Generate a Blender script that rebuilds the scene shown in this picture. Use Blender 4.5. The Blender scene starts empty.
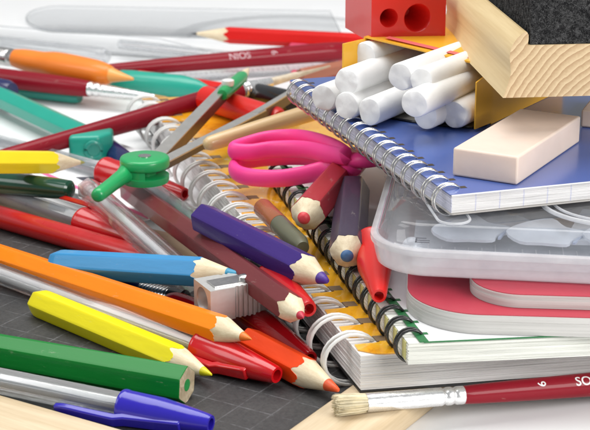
import bpy, bmesh, math, random
from mathutils import Vector, Matrix
random.seed(7)
PI = math.pi
S = 0.0145                      # metres per layout unit
sc = bpy.context.scene
# ------------------------------------------------------------------ camera
F, PT, H = 1600.0, math.radians(18), 14.0
cp, sp = math.cos(PT), math.sin(PT)
cam = bpy.data.cameras.new("camera"); camo = bpy.data.objects.new("camera", cam)
sc.collection.objects.link(camo); sc.camera = camo
camo.location = (0, 0, H*S); camo.rotation_euler = (PI/2-PT, 0, 0)
cam.sensor_width = 36; cam.lens = F/590*36; cam.clip_start = 0.01; cam.clip_end = 100
cam.dof.use_dof = True; cam.dof.focus_distance = 35.5*S; cam.dof.aperture_fstop = 46
# ------------------------------------------------------------------ light
w = bpy.data.worlds.new("World"); sc.world = w; w.use_nodes = True
bg = w.node_tree.nodes['Background']; bg.inputs[0].default_value = (0.95, 0.975, 1, 1); bg.inputs[1].default_value = 0.37
def area(name, loc, target, sx, sy, power, col=(1, 1, 1)):
    l = bpy.data.lights.new(name, 'AREA'); l.shape = 'RECTANGLE'; l.size = sx; l.size_y = sy
    l.energy = power; l.color = col
    o = bpy.data.objects.new(name, l); sc.collection.objects.link(o)
    o.location = loc; o.rotation_euler = (Vector(target)-Vector(loc)).to_track_quat('-Z', 'Y').to_euler()
T0 = (0, 0.6, 0)
area("softbox_overhead", (-0.12, 0.72, 0.95), (0, .5, 0), 0.9, 0.7, 10.4, (1, 0.99, 0.97))
area("softbox_side", (-0.95, 0.35, 0.65), T0, 0.45, 0.5, 2.6)
area("softbox_front", (0.70, -0.10, 0.50), (0.05, .45, 0), 0.6, 0.45, 9.5, (1, 0.98, 0.96))
sc.view_settings.view_transform = 'Standard'; sc.view_settings.look = 'None'
sc.view_settings.exposure = 0.0; sc.view_settings.gamma = 1.0

# ------------------------------------------------------------------ helpers
def at(px, py, h):
    x = (px-295)/F; y = (py-215)/F
    t = (H-h)/(sp+y*cp)
    return Vector((x*t, (cp-y*sp)*t, h))
def lk(o): sc.collection.objects.link(o); return o
def tag(o, label=None, cat=None, group=None, kind=None):
    if label: o['label'] = label
    if cat: o['category'] = cat
    if group: o['group'] = group
    if kind: o['kind'] = kind
    return o
def mk(name, V, Fc, mat, parent=None, smooth=False, matidx=None, sharp=None):
    me = bpy.data.meshes.new(name)
    me.from_pydata([Vector(v)*S for v in V], [], Fc)
    mats = mat if isinstance(mat, (list, tuple)) else [mat]
    for m in mats: me.materials.append(m)
    if matidx: me.polygons.foreach_set('material_index', matidx)
    if smooth:
        me.polygons.foreach_set('use_smooth', [True]*len(me.polygons))
        if sharp: me.set_sharp_from_angle(angle=math.radians(sharp))
    me.validate(); me.update()
    o = lk(bpy.data.objects.new(name, me))
    if parent: o.parent = parent
    return o
def empty(name, loc, rot=None, label=None, cat=None, group=None):
    o = lk(bpy.data.objects.new(name, None)); o.location = Vector(loc)*S
    o.empty_display_size = .01
    if rot is not None: o.rotation_euler = rot.to_euler() if hasattr(rot, 'to_euler') else (0, 0, rot)
    return tag(o, label, cat, group)
def bev(o, width, seg=2):
    m = o.modifiers.new('bevel', 'BEVEL'); m.width = width*S; m.segments = seg; m.limit_method = 'ANGLE'; m.angle_limit = math.radians(35)
    o.data.polygons.foreach_set('use_smooth', [True]*len(o.data.polygons))
    m.harden_normals = False
    return o
class MB:
    def __init__(s): s.V = []; s.F = []
    def add(s, V, Fc):
        b = len(s.V); s.V += [tuple(v) for v in V]; s.F += [tuple(i+b for i in f) for f in Fc]; return s
    def box(s, x0, x1, y0, y1, z0, z1):
        return s.add([(x0,y0,z0),(x1,y0,z0),(x1,y1,z0),(x0,y1,z0),(x0,y0,z1),(x1,y0,z1),(x1,y1,z1),(x0,y1,z1)],
                     [(0,3,2,1),(4,5,6,7),(0,1,5,4),(1,2,6,5),(2,3,7,6),(3,0,4,7)])
    def lathe(s, prof, n=48, R=None, cap0=True, cap1=True, cx=0, cy=0):
        V = []; Fc = []
        for (r, z) in prof:
            for k in range(n):
                a = 2*PI*k/n; q = r*(R(a) if R else 1)
                V.append((cx+q*math.cos(a), cy+q*math.sin(a), z))
        for i in range(len(prof)-1):
            for k in range(n):
                k2 = (k+1) % n
                Fc.append((i*n+k, i*n+k2, (i+1)*n+k2, (i+1)*n+k))
        if cap0: Fc.append(tuple(range(n))[::-1])
        if cap1: Fc.append(tuple((len(prof)-1)*n+k for k in range(n)))
        return s.add(V, Fc)
    def tube(s, pts, rad, n=8, closed=False, ry=None, up=Vector((0,0,1))):
        pts = [Vector(p) for p in pts]; N = len(pts); V = []; Fc = []
        prev = None
        for i, p in enumerate(pts):
            a = pts[(i-1) % N] if (closed or i > 0) else p
            b = pts[(i+1) % N] if (closed or i < N-1) else p
            t = (b-a).normalized()
            if prev is None or closed:
                nx = t.cross(up)
                if nx.length < 1e-3: nx = t.cross(Vector((1, 0, 0)))
            else:
                nx = prev-t*prev.dot(t)
            nx.normalize(); prev = nx; ny = t.cross(nx)
            r = rad[i] if isinstance(rad, (list, tuple)) else rad
            r2 = (ry[i] if isinstance(ry, (list, tuple)) else ry) if ry is not None else r
            for k in range(n):
                c = 2*PI*k/n
                V.append(p+nx*r*math.cos(c)+ny*r2*math.sin(c))
        m = N if closed else N-1
        for i in range(m):
            j = (i+1) % N
            for k in range(n):
                k2 = (k+1) % n
                Fc.append((i*n+k, j*n+k, j*n+k2, i*n+k2))
        if not closed:
            Fc.append(tuple(range(n))); Fc.append(tuple((N-1)*n+k for k in range(n))[::-1])
        return s.add(V, Fc)
    def prism(s, poly, z0, z1):
        n = len(poly)
        V = [(x, y, z0) for x, y in poly]+[(x, y, z1) for x, y in poly]
        Fc = [tuple(range(n))[::-1], tuple(range(n, 2*n))]+[(k, (k+1) % n, n+(k+1) % n, n+k) for k in range(n)]
        return s.add(V, Fc)
    def build(s, name, mat, parent=None, smooth=False, sharp=35): return mk(name, s.V, s.F, mat, parent, smooth, sharp=sharp)
def spline(pts, n=8, closed=False):
    pts = [Vector(p) for p in pts]; N = len(pts); out = []
    rng = N if closed else N-1
    for i in range(rng):
        p0 = pts[(i-1) % N] if (closed or i > 0) else pts[0]; p1 = pts[i]
        p2 = pts[(i+1) % N]; p3 = pts[(i+2) % N] if (closed or i+2 < N) else pts[-1]
        for k in range(n):
            t = k/n
            out.append(.5*((2*p1)+(p2-p0)*t+(2*p0-5*p1+4*p2-p3)*t*t+(3*p1-p0-3*p2+p3)*t**3))
    if not closed: out.append(pts[-1])
    return out
def rrect(x0, x1, y0, y1, r, n=24):
    P = []
    for (cx, cy, a0) in ((x1-r, y0+r, -90), (x1-r, y1-r, 0), (x0+r, y1-r, 90), (x0+r, y0+r, 180)):
        for k in range(n+1):
            a = math.radians(a0+90*k/n); P.append((cx+r*math.cos(a), cy+r*math.sin(a)))
    return P

# ------------------------------------------------------------------ materials
def nd(nt, t, **kw):
    n = nt.nodes.new(t)
    for k, v in kw.items():
        if k in n.inputs: n.inputs[k].default_value = v
        else: setattr(n, k, v)
    return n
def mat(name, col, rough=.4, metal=0, coat=0, trans=0, ior=1.47, sss=0, var=.06, vscale=60, bump=.02, bscale=300, spec=.5, rvar=.08, stretch=None, coatr=.06, wear=0):
    m = bpy.data.materials.new(name); m.use_nodes = True; nt = m.node_tree
    p = nt.nodes['Principled BSDF']
    tc = nd(nt, 'ShaderNodeTexCoord'); mp = nd(nt, 'ShaderNodeMapping'); nt.links.new(tc.outputs['Object'], mp.inputs[0])
    if stretch: mp.inputs['Scale'].default_value = stretch
    n1 = nd(nt, 'ShaderNodeTexNoise', Scale=vscale, Detail=5.0, Roughness=.6); nt.links.new(mp.outputs[0], n1.inputs['Vector'])
    mr = nd(nt, 'ShaderNodeMapRange'); mr.inputs[3].default_value = 1-var; mr.inputs[4].default_value = 1+var*.6
    mr.inputs[1].default_value = .25; mr.inputs[2].default_value = .75
    nt.links.new(n1.outputs[0], mr.inputs[0])
    mx = nd(nt, 'ShaderNodeVectorMath', operation='SCALE'); mx.inputs[0].default_value = col
    nt.links.new(mr.outputs[0], mx.inputs['Scale']); nt.links.new(mx.outputs[0], p.inputs['Base Color'])
    if wear:
        nw = nd(nt, 'ShaderNodeTexNoise', Scale=420.0, Detail=6.0, Roughness=.75); mw = nd(nt, 'ShaderNodeMapping'); mw.inputs['Scale'].default_value = (1, 1, .35)
        nt.links.new(tc.outputs['Object'], mw.inputs[0]); nt.links.new(mw.outputs[0], nw.inputs['Vector'])
        rw = nd(nt, 'ShaderNodeMapRange'); rw.inputs[1].default_value = .63; rw.inputs[2].default_value = .70; rw.inputs[4].default_value = wear; nt.links.new(nw.outputs[0], rw.inputs[0])
        xw = nd(nt, 'ShaderNodeMix'); xw.data_type = 'RGBA'; nt.links.new(rw.outputs[0], xw.inputs[0]); nt.links.new(mx.outputs[0], xw.inputs[6]); xw.inputs[7].default_value = (min(1, col[0]*.6+.22), min(1, col[1]*.6+.2), min(1, col[2]*.6+.17), 1)
        nt.links.new(xw.outputs[2], p.inputs['Base Color'])
    n2 = nd(nt, 'ShaderNodeTexNoise', Scale=vscale*4, Detail=4.0); nt.links.new(mp.outputs[0], n2.inputs['Vector'])
    m2 = nd(nt, 'ShaderNodeMapRange'); m2.inputs[3].default_value = max(.02, rough-rvar); m2.inputs[4].default_value = rough+rvar
    nt.links.new(n2.outputs[0], m2.inputs[0]); nt.links.new(m2.outputs[0], p.inputs['Roughness'])
    n3 = nd(nt, 'ShaderNodeTexNoise', Scale=bscale, Detail=3.0); nt.links.new(mp.outputs[0], n3.inputs['Vector'])
    b = nd(nt, 'ShaderNodeBump', Strength=min(1, bump*5), Distance=.0005); nt.links.new(n3.outputs[0], b.inputs['Height'])
    nt.links.new(b.outputs[0], p.inputs['Normal'])
    p.inputs['Metallic'].default_value = metal; p.inputs['Coat Weight'].default_value = coat; p.inputs['Coat Roughness'].default_value = coatr
    p.inputs['Transmission Weight'].default_value = trans; p.inputs['IOR'].default_value = ior
    p.inputs['Specular IOR Level'].default_value = spec
    if sss:
        p.inputs['Subsurface Weight'].default_value = sss; p.inputs['Subsurface Radius'].default_value = (1, .8, .7); p.inputs['Subsurface Scale'].default_value = .004
    return m
def lacquer(name, c): return mat(name, c, rough=.45, coat=.22, coatr=.05, spec=.16, var=.10, vscale=70, bump=.05, bscale=420, stretch=(1, 1, .25), rvar=.08, wear=.45)
def plastic(name, c, r=.22): return mat(name, c, rough=r, coat=.3, coatr=.08, sss=.0, var=.05, vscale=50, bump=.012, bscale=200)
def thin(name, tint=(.97, .975, .98), diff=.12, dcol=(.85, .86, .88), rough=.08, glass=0.0, gl=.9):
    m = bpy.data.materials.new(name); m.use_nodes = True; nt = m.node_tree; nt.nodes.clear()
    out = nd(nt, 'ShaderNodeOutputMaterial'); tr = nd(nt, 'ShaderNodeBsdfTransparent'); tr.inputs[0].default_value = (*tint, 1)
    df = nd(nt, 'ShaderNodeBsdfDiffuse'); df.inputs[0].default_value = (*dcol, 1); tl = nd(nt, 'ShaderNodeBsdfTranslucent'); tl.inputs[0].default_value = (*dcol, 1)
    a = nd(nt, 'ShaderNodeMixShader'); a.inputs[0].default_value = .4; nt.links.new(df.outputs[0], a.inputs[1]); nt.links.new(tl.outputs[0], a.inputs[2])
    tc = nd(nt, 'ShaderNodeTexCoord'); n = nd(nt, 'ShaderNodeTexNoise', Scale=110.0, Detail=3.0); nt.links.new(tc.outputs['Object'], n.inputs['Vector'])
    mr = nd(nt, 'ShaderNodeMapRange'); mr.inputs[3].default_value = diff*.6; mr.inputs[4].default_value = min(1, diff*1.4); nt.links.new(n.outputs[0], mr.inputs[0])
    b = nd(nt, 'ShaderNodeMixShader'); nt.links.new(mr.outputs[0], b.inputs[0]); nt.links.new(tr.outputs[0], b.inputs[1]); nt.links.new(a.outputs[0], b.inputs[2]); last = b
    if glass:
        g = nd(nt, 'ShaderNodeBsdfGlass', IOR=1.46, Roughness=.05); g.inputs[0].default_value = (.97, .975, .98, 1)
        c = nd(nt, 'ShaderNodeMixShader'); c.inputs[0].default_value = glass; nt.links.new(last.outputs[0], c.inputs[1]); nt.links.new(g.outputs[0], c.inputs[2]); last = c
    gs = nd(nt, 'ShaderNodeBsdfGlossy', Roughness=rough); fr = nd(nt, 'ShaderNodeFresnel', IOR=1.5)
    bp = nd(nt, 'ShaderNodeBump', Strength=.06, Distance=.0004); nt.links.new(n.outputs[0], bp.inputs['Height']); nt.links.new(bp.outputs[0], gs.inputs['Normal'])
    e = nd(nt, 'ShaderNodeMixShader'); mu = nd(nt, 'ShaderNodeMath', operation='MULTIPLY'); mu.inputs[1].default_value = gl; ge = nd(nt, 'ShaderNodeNewGeometry'); sb = nd(nt, 'ShaderNodeMath', operation='SUBTRACT'); sb.inputs[0].default_value = 1; nt.links.new(ge.outputs['Backfacing'], sb.inputs[1])
    m3 = nd(nt, 'ShaderNodeMath', operation='MULTIPLY'); nt.links.new(fr.outputs[0], m3.inputs[0]); nt.links.new(sb.outputs[0], m3.inputs[1]); nt.links.new(m3.outputs[0], mu.inputs[0])
    nt.links.new(mu.outputs[0], e.inputs[0]); nt.links.new(last.outputs[0], e.inputs[1]); nt.links.new(gs.outputs[0], e.inputs[2]); nt.links.new(e.outputs[0], out.inputs[0]); return m
def clearp(name, c=(.96, .97, .97), rough=.04): return thin(name, diff=.07, glass=.45)
M = dict(
 green=lacquer('green lacquer', (.003, .17, .022)), yellow=lacquer('yellow lacquer', (.80, .69, .008)), orange=lacquer('orange lacquer', (.90, .235, .006)),
 orangered=lacquer('orange red lacquer', (.82, .062, .006)), blue=lacquer('light blue lacquer', (.045, .27, .56)), purple=lacquer('purple lacquer', (.042, .018, .165)),
 maroon=lacquer('maroon lacquer', (.155, .028, .032)), yellow2=lacquer('warm yellow lacquer', (.88, .66, .02)), red=lacquer('red lacquer', (.60, .012, .010)),
 brick=lacquer('brick red lacquer', (.40, .035, .045)), slateblue=lacquer('grey violet lacquer', (.060, .045, .075)), brushred=lacquer('brush red lacquer', (.235, .004, .014)),
 pinkred=lacquer('rose lacquer', (.55, .06, .12)), brown=lacquer('brown lacquer', (.35, .13, .08)), natural=None,
 pblue=plastic('blue plastic', (.020, .012, .36)), pred=plastic('red plastic', (.52, .006, .010), .2), pdred=plastic('dark red plastic', (.26, .004, .007), .12),
 pdkred=plastic('deep red plastic', (.12, .004, .006), .15), pdgreen=plastic('dark green plastic', (.004, .055, .028), .2), pgreen=plastic('bright green plastic', (.012, .34, .10), .36),
 teal=plastic('teal plastic', (.012, .34, .25), .38), tealdk=plastic('deep teal plastic', (.01, .26, .2), .4), ppink=mat('hot pink plastic', (.98, .055, .31), rough=.42, sss=.2, var=.04, bump=.01), pblack=plastic('black plastic', (.010, .010, .012), .25),
 porange=plastic('orange rubber', (.85, .22, .015), .45), pnavy=plastic('navy plastic', (.012, .018, .09), .25), pred2=mat('sharpener red plastic', (.66, .014, .010), rough=.3, coat=.2, var=.03, vscale=30, bump=.003, rvar=.04), pwhite=plastic('white plastic', (.82, .81, .8), .3),
 clear=clearp('clear plastic'), frost=None,
 ink_grey=plastic('grey ink tube', (.22, .24, .26), .3), ink_dark=plastic('dark ink tube', (.03, .03, .07), .3), ink_red=plastic('red ink tube', (.45, .08, .08), .3), ink_white=plastic('white ink tube', (.8, .78, .78), .3),
 steel=mat('brushed steel', (.62, .61, .60), rough=.26, metal=1, var=.06, vscale=200, bump=.006, bscale=600), wire=mat('silver wire', (.66, .65, .62), rough=.2, metal=1, var=.08, bump=.02),
 wwire=mat('white coated wire', (.74, .74, .72), rough=.3, coat=.4, var=.05), bwire=mat('black coated wire', (.012, .013, .013), rough=.25, coat=.4),
 legmetal=mat('dull zinc metal', (.62, .60, .57), rough=.34, metal=.8, var=.08, vscale=120, bump=.04), shademetal=mat('shaded metal channel', (.14, .125, .11), rough=.35, metal=.75),
 alu=mat('cast magnesium', (.60, .60, .585), rough=.4, metal=.6, var=.07, vscale=300, bump=.02, bscale=900), ferrule=mat('bright ferrule tin', (.84, .84, .84), rough=.27, metal=.85, var=.16, vscale=150, bump=.10, bscale=220),
 chalk=mat('white chalk', (.86, .86, .855), rough=.9, var=.03, vscale=180, bump=.035, bscale=700, spec=.2), eraser=mat('pale pink eraser rubber', (.70, .57, .485), rough=.5, sss=.3, var=.04, vscale=120, bump=.03, bscale=300, spec=.35),
 pinkrub=mat('pink rubber', (.85, .55, .55), rough=.5, sss=.2, var=.04), card=mat('white card', (.82, .82, .83), rough=.6, var=.02),
 bristle=mat('hog bristle', (.74, .66, .46), rough=.55, var=.25, vscale=300, bump=.05), gold=mat('golden hair', (.48, .30, .10), rough=.45, var=.35, vscale=260), cream=mat('cream hair', (.60, .52, .40), rough=.45, var=.3, vscale=260),
 ccover_b=mat('blue card cover', (.066, .122, .39), rough=.26, coat=.45, coatr=.15, var=.04, vscale=18, bump=.004, bscale=40, rvar=.03), ccover_w=mat('white card cover', (.80, .81, .82), rough=.45, coat=.1, var=.03),
 ccover_p=mat('crimson card cover', (.43, .030, .055), rough=.45, coat=.2, var=.08, vscale=60, bump=.04, bscale=150), ccover_k=mat('black card', (.012, .012, .013), rough=.4), greenedge=mat('green card print', (.02, .16, .05), rough=.4, var=.1),
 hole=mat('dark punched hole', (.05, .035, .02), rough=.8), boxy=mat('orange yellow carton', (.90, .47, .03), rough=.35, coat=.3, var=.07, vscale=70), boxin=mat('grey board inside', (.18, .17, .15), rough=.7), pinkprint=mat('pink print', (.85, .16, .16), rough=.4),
 mark=mat('dark print', (.07, .07, .09), rough=.5), inkwhite=mat('white lettering ink', (.78, .74, .74), rough=.5, var=.12, vscale=600), greymark=mat('grey scale print', (.36, .36, .38), rough=.5), pinkcard=mat('pink edged print', (.9, .16, .36), rough=.4),
)
def leadm(name, c): return mat(name, c, rough=.42, var=.15, vscale=300, bump=.08, bscale=600)
L = dict(green=leadm('green lead', (.02, .25, .06)), yellow=leadm('yellow lead', (.62, .55, .01)), orange=leadm('orange lead', (.75, .18, .02)), orangered=leadm('vermilion lead', (.70, .09, .02)),
 blue=leadm('blue lead', (.05, .28, .45)), purple=leadm('violet lead', (.075, .03, .26)), maroon=leadm('crimson lead', (.5, .03, .06)), graphite=leadm('graphite lead', (.05, .05, .055)),
 pink=leadm('red pastel lead', (.72, .06, .07)), cobalt=leadm('cobalt lead', (.06, .15, .32)), olive=leadm('olive lead', (.35, .35, .08)))
def wood(name, c1, c2, scale=14, rings=False, rough=.55, center=(0, 0, 0), stretch=(1, 1, .06), dist=2.5, bump=.25, coat=0):
    m = bpy.data.materials.new(name); m.use_nodes = True; nt = m.node_tree; p = nt.nodes['Principled BSDF']
    tc = nd(nt, 'ShaderNodeTexCoord'); mp = nd(nt, 'ShaderNodeMapping'); nt.links.new(tc.outputs['Object'], mp.inputs[0])
    mp.inputs['Scale'].default_value = stretch
    if rings:
        mp.inputs['Location'].default_value = center
        wv = nd(nt, 'ShaderNodeTexWave', Scale=scale, Distortion=dist, Detail=3.0); wv.inputs['Detail Scale'].default_value = .7
        wv.wave_type = 'RINGS'; wv.rings_direction = 'Y'; wv.wave_profile = 'SAW'
        nt.links.new(mp.outputs[0], wv.inputs['Vector']); src = wv.outputs[1]
    else:
        nn = nd(nt, 'ShaderNodeTexNoise', Scale=scale, Detail=6.0, Roughness=.65, Distortion=.4); nt.links.new(mp.outputs[0], nn.inputs['Vector']); src = nn.outputs[0]
    n2 = nd(nt, 'ShaderNodeTexNoise', Scale=scale*9, Detail=4.0); nt.links.new(mp.outputs[0], n2.inputs['Vector'])
    mm = nd(nt, 'ShaderNodeMix'); mm.data_type = 'FLOAT'; mm.inputs[0].default_value = .34 if rings else .22
    nt.links.new(src, mm.inputs[2]); nt.links.new(n2.outputs[0], mm.inputs[3])
    cr = nd(nt, 'ShaderNodeValToRGB')
    if rings: cr.color_ramp.elements[0].position = .25; cr.color_ramp.elements[1].position = .85
    else: cr.color_ramp.elements[0].position = .36; cr.color_ramp.elements[1].position = .64
    cr.color_ramp.elements[0].color = (*c1, 1); cr.color_ramp.elements[1].color = (*c2, 1)
    nt.links.new(mm.outputs[0], cr.inputs[0]); nt.links.new(cr.outputs[0], p.inputs['Base Color'])
    b = nd(nt, 'ShaderNodeBump', Strength=bump, Distance=.0004); nt.links.new(mm.outputs[0], b.inputs['Height']); nt.links.new(b.outputs[0], p.inputs['Normal'])
    p.inputs['Roughness'].default_value = rough; p.inputs['Coat Weight'].default_value = coat
    return m
M['wood'] = wood('sharpened cedar', (.80, .70, .50), (.62, .49, .31), scale=420, stretch=(1, 1, .12))
M['natural'] = wood('varnished natural wood', (.74, .55, .30), (.58, .38, .17), scale=200, stretch=(1, 1, .05), rough=.35, coat=.3)
M['frame'] = wood('pale pine frame', (.66, .54, .37), (.50, .38, .23), scale=160, stretch=(1, .07, 1), rough=.5, bump=.12)
M['frameb'] = wood('pale pine frame cross', (.66, .54, .37), (.50, .38, .23), scale=160, stretch=(.07, 1, 1), rough=.5, bump=.12)
def papermat(name, c, axis='z', lines=None, scale=1500):
    m = mat(name, c, rough=.8, var=.05, vscale=80, bump=0, spec=.2); nt = m.node_tree; p = nt.nodes['Principled BSDF']
    tc = nd(nt, 'ShaderNodeTexCoord'); mp = nd(nt, 'ShaderNodeMapping'); mp.inputs['Scale'].default_value = (.02, .02, 1)
    nt.links.new(tc.outputs['Object'], mp.inputs[0])
    n = nd(nt, 'ShaderNodeTexNoise', Scale=scale, Detail=3.0); nt.links.new(mp.outputs[0], n.inputs['Vector'])
    b = nd(nt, 'ShaderNodeBump', Strength=.9, Distance=.0006); nt.links.new(n.outputs[0], b.inputs['Height']); nt.links.new(b.outputs[0], p.inputs['Normal'])
    mr = nd(nt, 'ShaderNodeMapRange'); mr.inputs[1].default_value = .3; mr.inputs[2].default_value = .6; mr.inputs[3].default_value = .78; mr.inputs[4].default_value = 1.0
    nt.links.new(n.outputs[0], mr.inputs[0])
    vm = nd(nt, 'ShaderNodeVectorMath', operation='SCALE'); vm.inputs[0].default_value = c
    nt.links.new(mr.outputs[0], vm.inputs['Scale']); out = vm.outputs[0]
    if lines:      # faint printed ruling that shows on the page edges
        sx = nd(nt, 'ShaderNodeSeparateXYZ'); nt.links.new(tc.outputs['Object'], sx.inputs[0])
        pitch, wd, lc = lines
        mo = nd(nt, 'ShaderNodeMath', operation='PINGPONG'); mo.inputs[1].default_value = pitch*S/2
        nt.links.new(sx.outputs[0], mo.inputs[0])
        lt = nd(nt, 'ShaderNodeMath', operation='LESS_THAN'); lt.inputs[1].default_value = wd*S; nt.links.new(mo.outputs[0], lt.inputs[0])
        ml = nd(nt, 'ShaderNodeMath', operation='MULTIPLY'); ml.inputs[1].default_value = .55
        nt.links.new(lt.outputs[0], ml.inputs[0])
        mx = nd(nt, 'ShaderNodeMix'); mx.data_type = 'RGBA'; nt.links.new(ml.outputs[0], mx.inputs[0]); nt.links.new(out, mx.inputs[6]); mx.inputs[7].default_value = (*lc, 1)
        out = mx.outputs[2]
    nt.links.new(out, p.inputs['Base Color'])
    return m
M['paper'] = papermat('page edges white', (.80, .79, .78)); M['paperc'] = papermat('page edges cream', (.78, .79, .73)); M['paperg'] = papermat('page edges grey', (.60, .59, .565), scale=500)
M['paperl'] = papermat('page edges with ruling', (.80, .79, .78), lines=(.55, .014, (.45, .47, .66)))
def frosted(name, trans, col, rough):
    m = bpy.data.materials.new(name); m.use_nodes = True; nt = m.node_tree; p = nt.nodes['Principled BSDF']
    p.inputs['Base Color'].default_value = (*col, 1); p.inputs['Roughness'].default_value = rough; p.inputs['Transmission Weight'].default_value = trans; p.inputs['IOR'].default_value = 1.4
    tc = nd(nt, 'ShaderNodeTexCoord'); n = nd(nt, 'ShaderNodeTexNoise', Scale=160.0, Detail=2.0); nt.links.new(tc.outputs['Object'], n.inputs['Vector'])
    b = nd(nt, 'ShaderNodeBump', Strength=.08, Distance=.0004); nt.links.new(n.outputs[0], b.inputs['Height']); nt.links.new(b.outputs[0], p.inputs['Normal'])
    return m
M['inkfaint'] = mat('worn pale lettering ink', (.55, .36, .38), rough=.5, var=.3, vscale=500); M['frost'] = thin('frosted plastic rim', diff=.42, dcol=(.86, .86, .88), rough=.14); M['clearlid'] = thin('clear lid plastic', tint=(.96, .97, .985), diff=.06, rough=.05); M['edgegrey'] = thin('grey acrylic edge', diff=.28, dcol=(.50, .52, .54), rough=.1); M['milk'] = thin('milky plastic ridge', diff=.55, rough=.15)
M['clearsheet'] = thin('clear acrylic sheet', tint=(.98, .983, .985), diff=.035, rough=.06)
# yellow printed cover with pale worn print
def printcover():
    m = mat('orange yellow printed cover', (.85, .40, .02), rough=.22, coat=.7, coatr=.08, var=.1, vscale=70); nt = m.node_tree; p = nt.nodes['Principled BSDF']
    tc = nd(nt, 'ShaderNodeTexCoord'); n = nd(nt, 'ShaderNodeTexNoise', Scale=95.0, Detail=5.0, Roughness=.7, Distortion=1.5); nt.links.new(tc.outputs['Object'], n.inputs['Vector'])
    cr = nd(nt, 'ShaderNodeValToRGB'); e = cr.color_ramp.elements
    e[0].position = .30; e[0].color = (.60, .24, .01, 1); e[1].position = .70; e[1].color = (.84, .74, .55, 1); k = e.new(.42); k.color = (.86, .40, .015, 1); k = e.new(.62); k.color = (.88, .46, .02, 1)
    nt.links.new(n.outputs[0], cr.inputs[0]); nt.links.new(cr.outputs[0], p.inputs['Base Color']); return m
M['ycover'] = printcover()
def slatemat():
    m = bpy.data.materials.new('slate with scored grid'); m.use_nodes = True; nt = m.node_tree; p = nt.nodes['Principled BSDF']
    tc = nd(nt, 'ShaderNodeTexCoord'); sx = nd(nt, 'ShaderNodeSeparateXYZ')
    nz = nd(nt, 'ShaderNodeTexNoise', Scale=60.0, Detail=2.0); nt.links.new(tc.outputs['Object'], nz.inputs['Vector'])
    sc_ = nd(nt, 'ShaderNodeVectorMath', operation='SCALE'); sc_.inputs['Scale'].default_value = .0006; nt.links.new(nz.outputs['Color'], sc_.inputs[0])
    ad = nd(nt, 'ShaderNodeVectorMath', operation='ADD'); nt.links.new(tc.outputs['Object'], ad.inputs[0]); nt.links.new(sc_.outputs[0], ad.inputs[1]); nt.links.new(ad.outputs[0], sx.inputs[0])
    ms = []
    for i in (0, 1):
        mo = nd(nt, 'ShaderNodeMath', operation='PINGPONG'); mo.inputs[1].default_value = .78*S/2; nt.links.new(sx.outputs[i], mo.inputs[0])
        mr = nd(nt, 'ShaderNodeMapRange'); mr.inputs[1].default_value = .010*S; mr.inputs[2].default_value = .024*S; mr.inputs[3].default_value = 1; mr.inputs[4].default_value = 0; nt.links.new(mo.outputs[0], mr.inputs[0]); ms.append(mr)
    mxm = nd(nt, 'ShaderNodeMath', operation='MAXIMUM'); nt.links.new(ms[0].outputs[0], mxm.inputs[0]); nt.links.new(ms[1].outputs[0], mxm.inputs[1])
    nw = nd(nt, 'ShaderNodeTexNoise', Scale=220.0, Detail=4.0, Roughness=.7); nt.links.new(tc.outputs['Object'], nw.inputs['Vector'])
    wr = nd(nt, 'ShaderNodeMapRange'); wr.inputs[1].default_value = .38; wr.inputs[2].default_value = .7; wr.inputs[4].default_value = .75; nt.links.new(nw.outputs[0], wr.inputs[0])
    mu = nd(nt, 'ShaderNodeMath', operation='MULTIPLY'); nt.links.new(mxm.outputs[0], mu.inputs[0]); nt.links.new(wr.outputs[0], mu.inputs[1])
    n4 = nd(nt, 'ShaderNodeTexNoise', Scale=900.0, Detail=5.0, Roughness=.75); nt.links.new(tc.outputs['Object'], n4.inputs['Vector'])
    n5 = nd(nt, 'ShaderNodeTexNoise', Scale=35.0, Detail=5.0, Roughness=.6); nt.links.new(tc.outputs['Object'], n5.inputs['Vector'])
    cm = nd(nt, 'ShaderNodeMix'); cm.data_type = 'FLOAT'; cm.inputs[0].default_value = .5; nt.links.new(n4.outputs[0], cm.inputs[2]); nt.links.new(n5.outputs[0], cm.inputs[3])
    cr = nd(nt, 'ShaderNodeValToRGB'); cr.color_ramp.elements[0].position = .38; cr.color_ramp.elements[0].color = (.016, .016, .018, 1); cr.color_ramp.elements[1].position = .68; cr.color_ramp.elements[1].color = (.062, .061, .060, 1)
    nt.links.new(cm.outputs[0], cr.inputs[0])
    mx = nd(nt, 'ShaderNodeMix'); mx.data_type = 'RGBA'; nt.links.new(mu.outputs[0], mx.inputs[0]); nt.links.new(cr.outputs[0], mx.inputs[6]); mx.inputs[7].default_value = (.16, .16, .17, 1)
    nt.links.new(mx.outputs[2], p.inputs['Base Color']); p.inputs['Roughness'].default_value = .55
    b = nd(nt, 'ShaderNodeBump', Strength=.35, Distance=.0003); nt.links.new(n4.outputs[0], b.inputs['Height']); nt.links.new(b.outputs[0], p.inputs['Normal'])
    return m
M['slate'] = slatemat()

# ------------------------------------------------------------------ setting
tb = MB(); tb.add([(-260, -120, 0), (260, -120, 0), (260, 330, 0), (-260, 330, 0)], [(0, 1, 2, 3)])
tag(tb.build('table_surface', mat('white table surface', (.82, .825, .83), rough=.5, var=.02, vscale=10, bump=.005)), kind='structure')

# school slate with a wooden frame
SY = math.radians(58.5)
o0 = at(241, 470, .35)
sl = empty('school_slate', (o0.x, o0.y, 0), SY-PI/2, 'dark grey writing slate scored with a grid in a pale wooden frame', 'slate')
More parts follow.
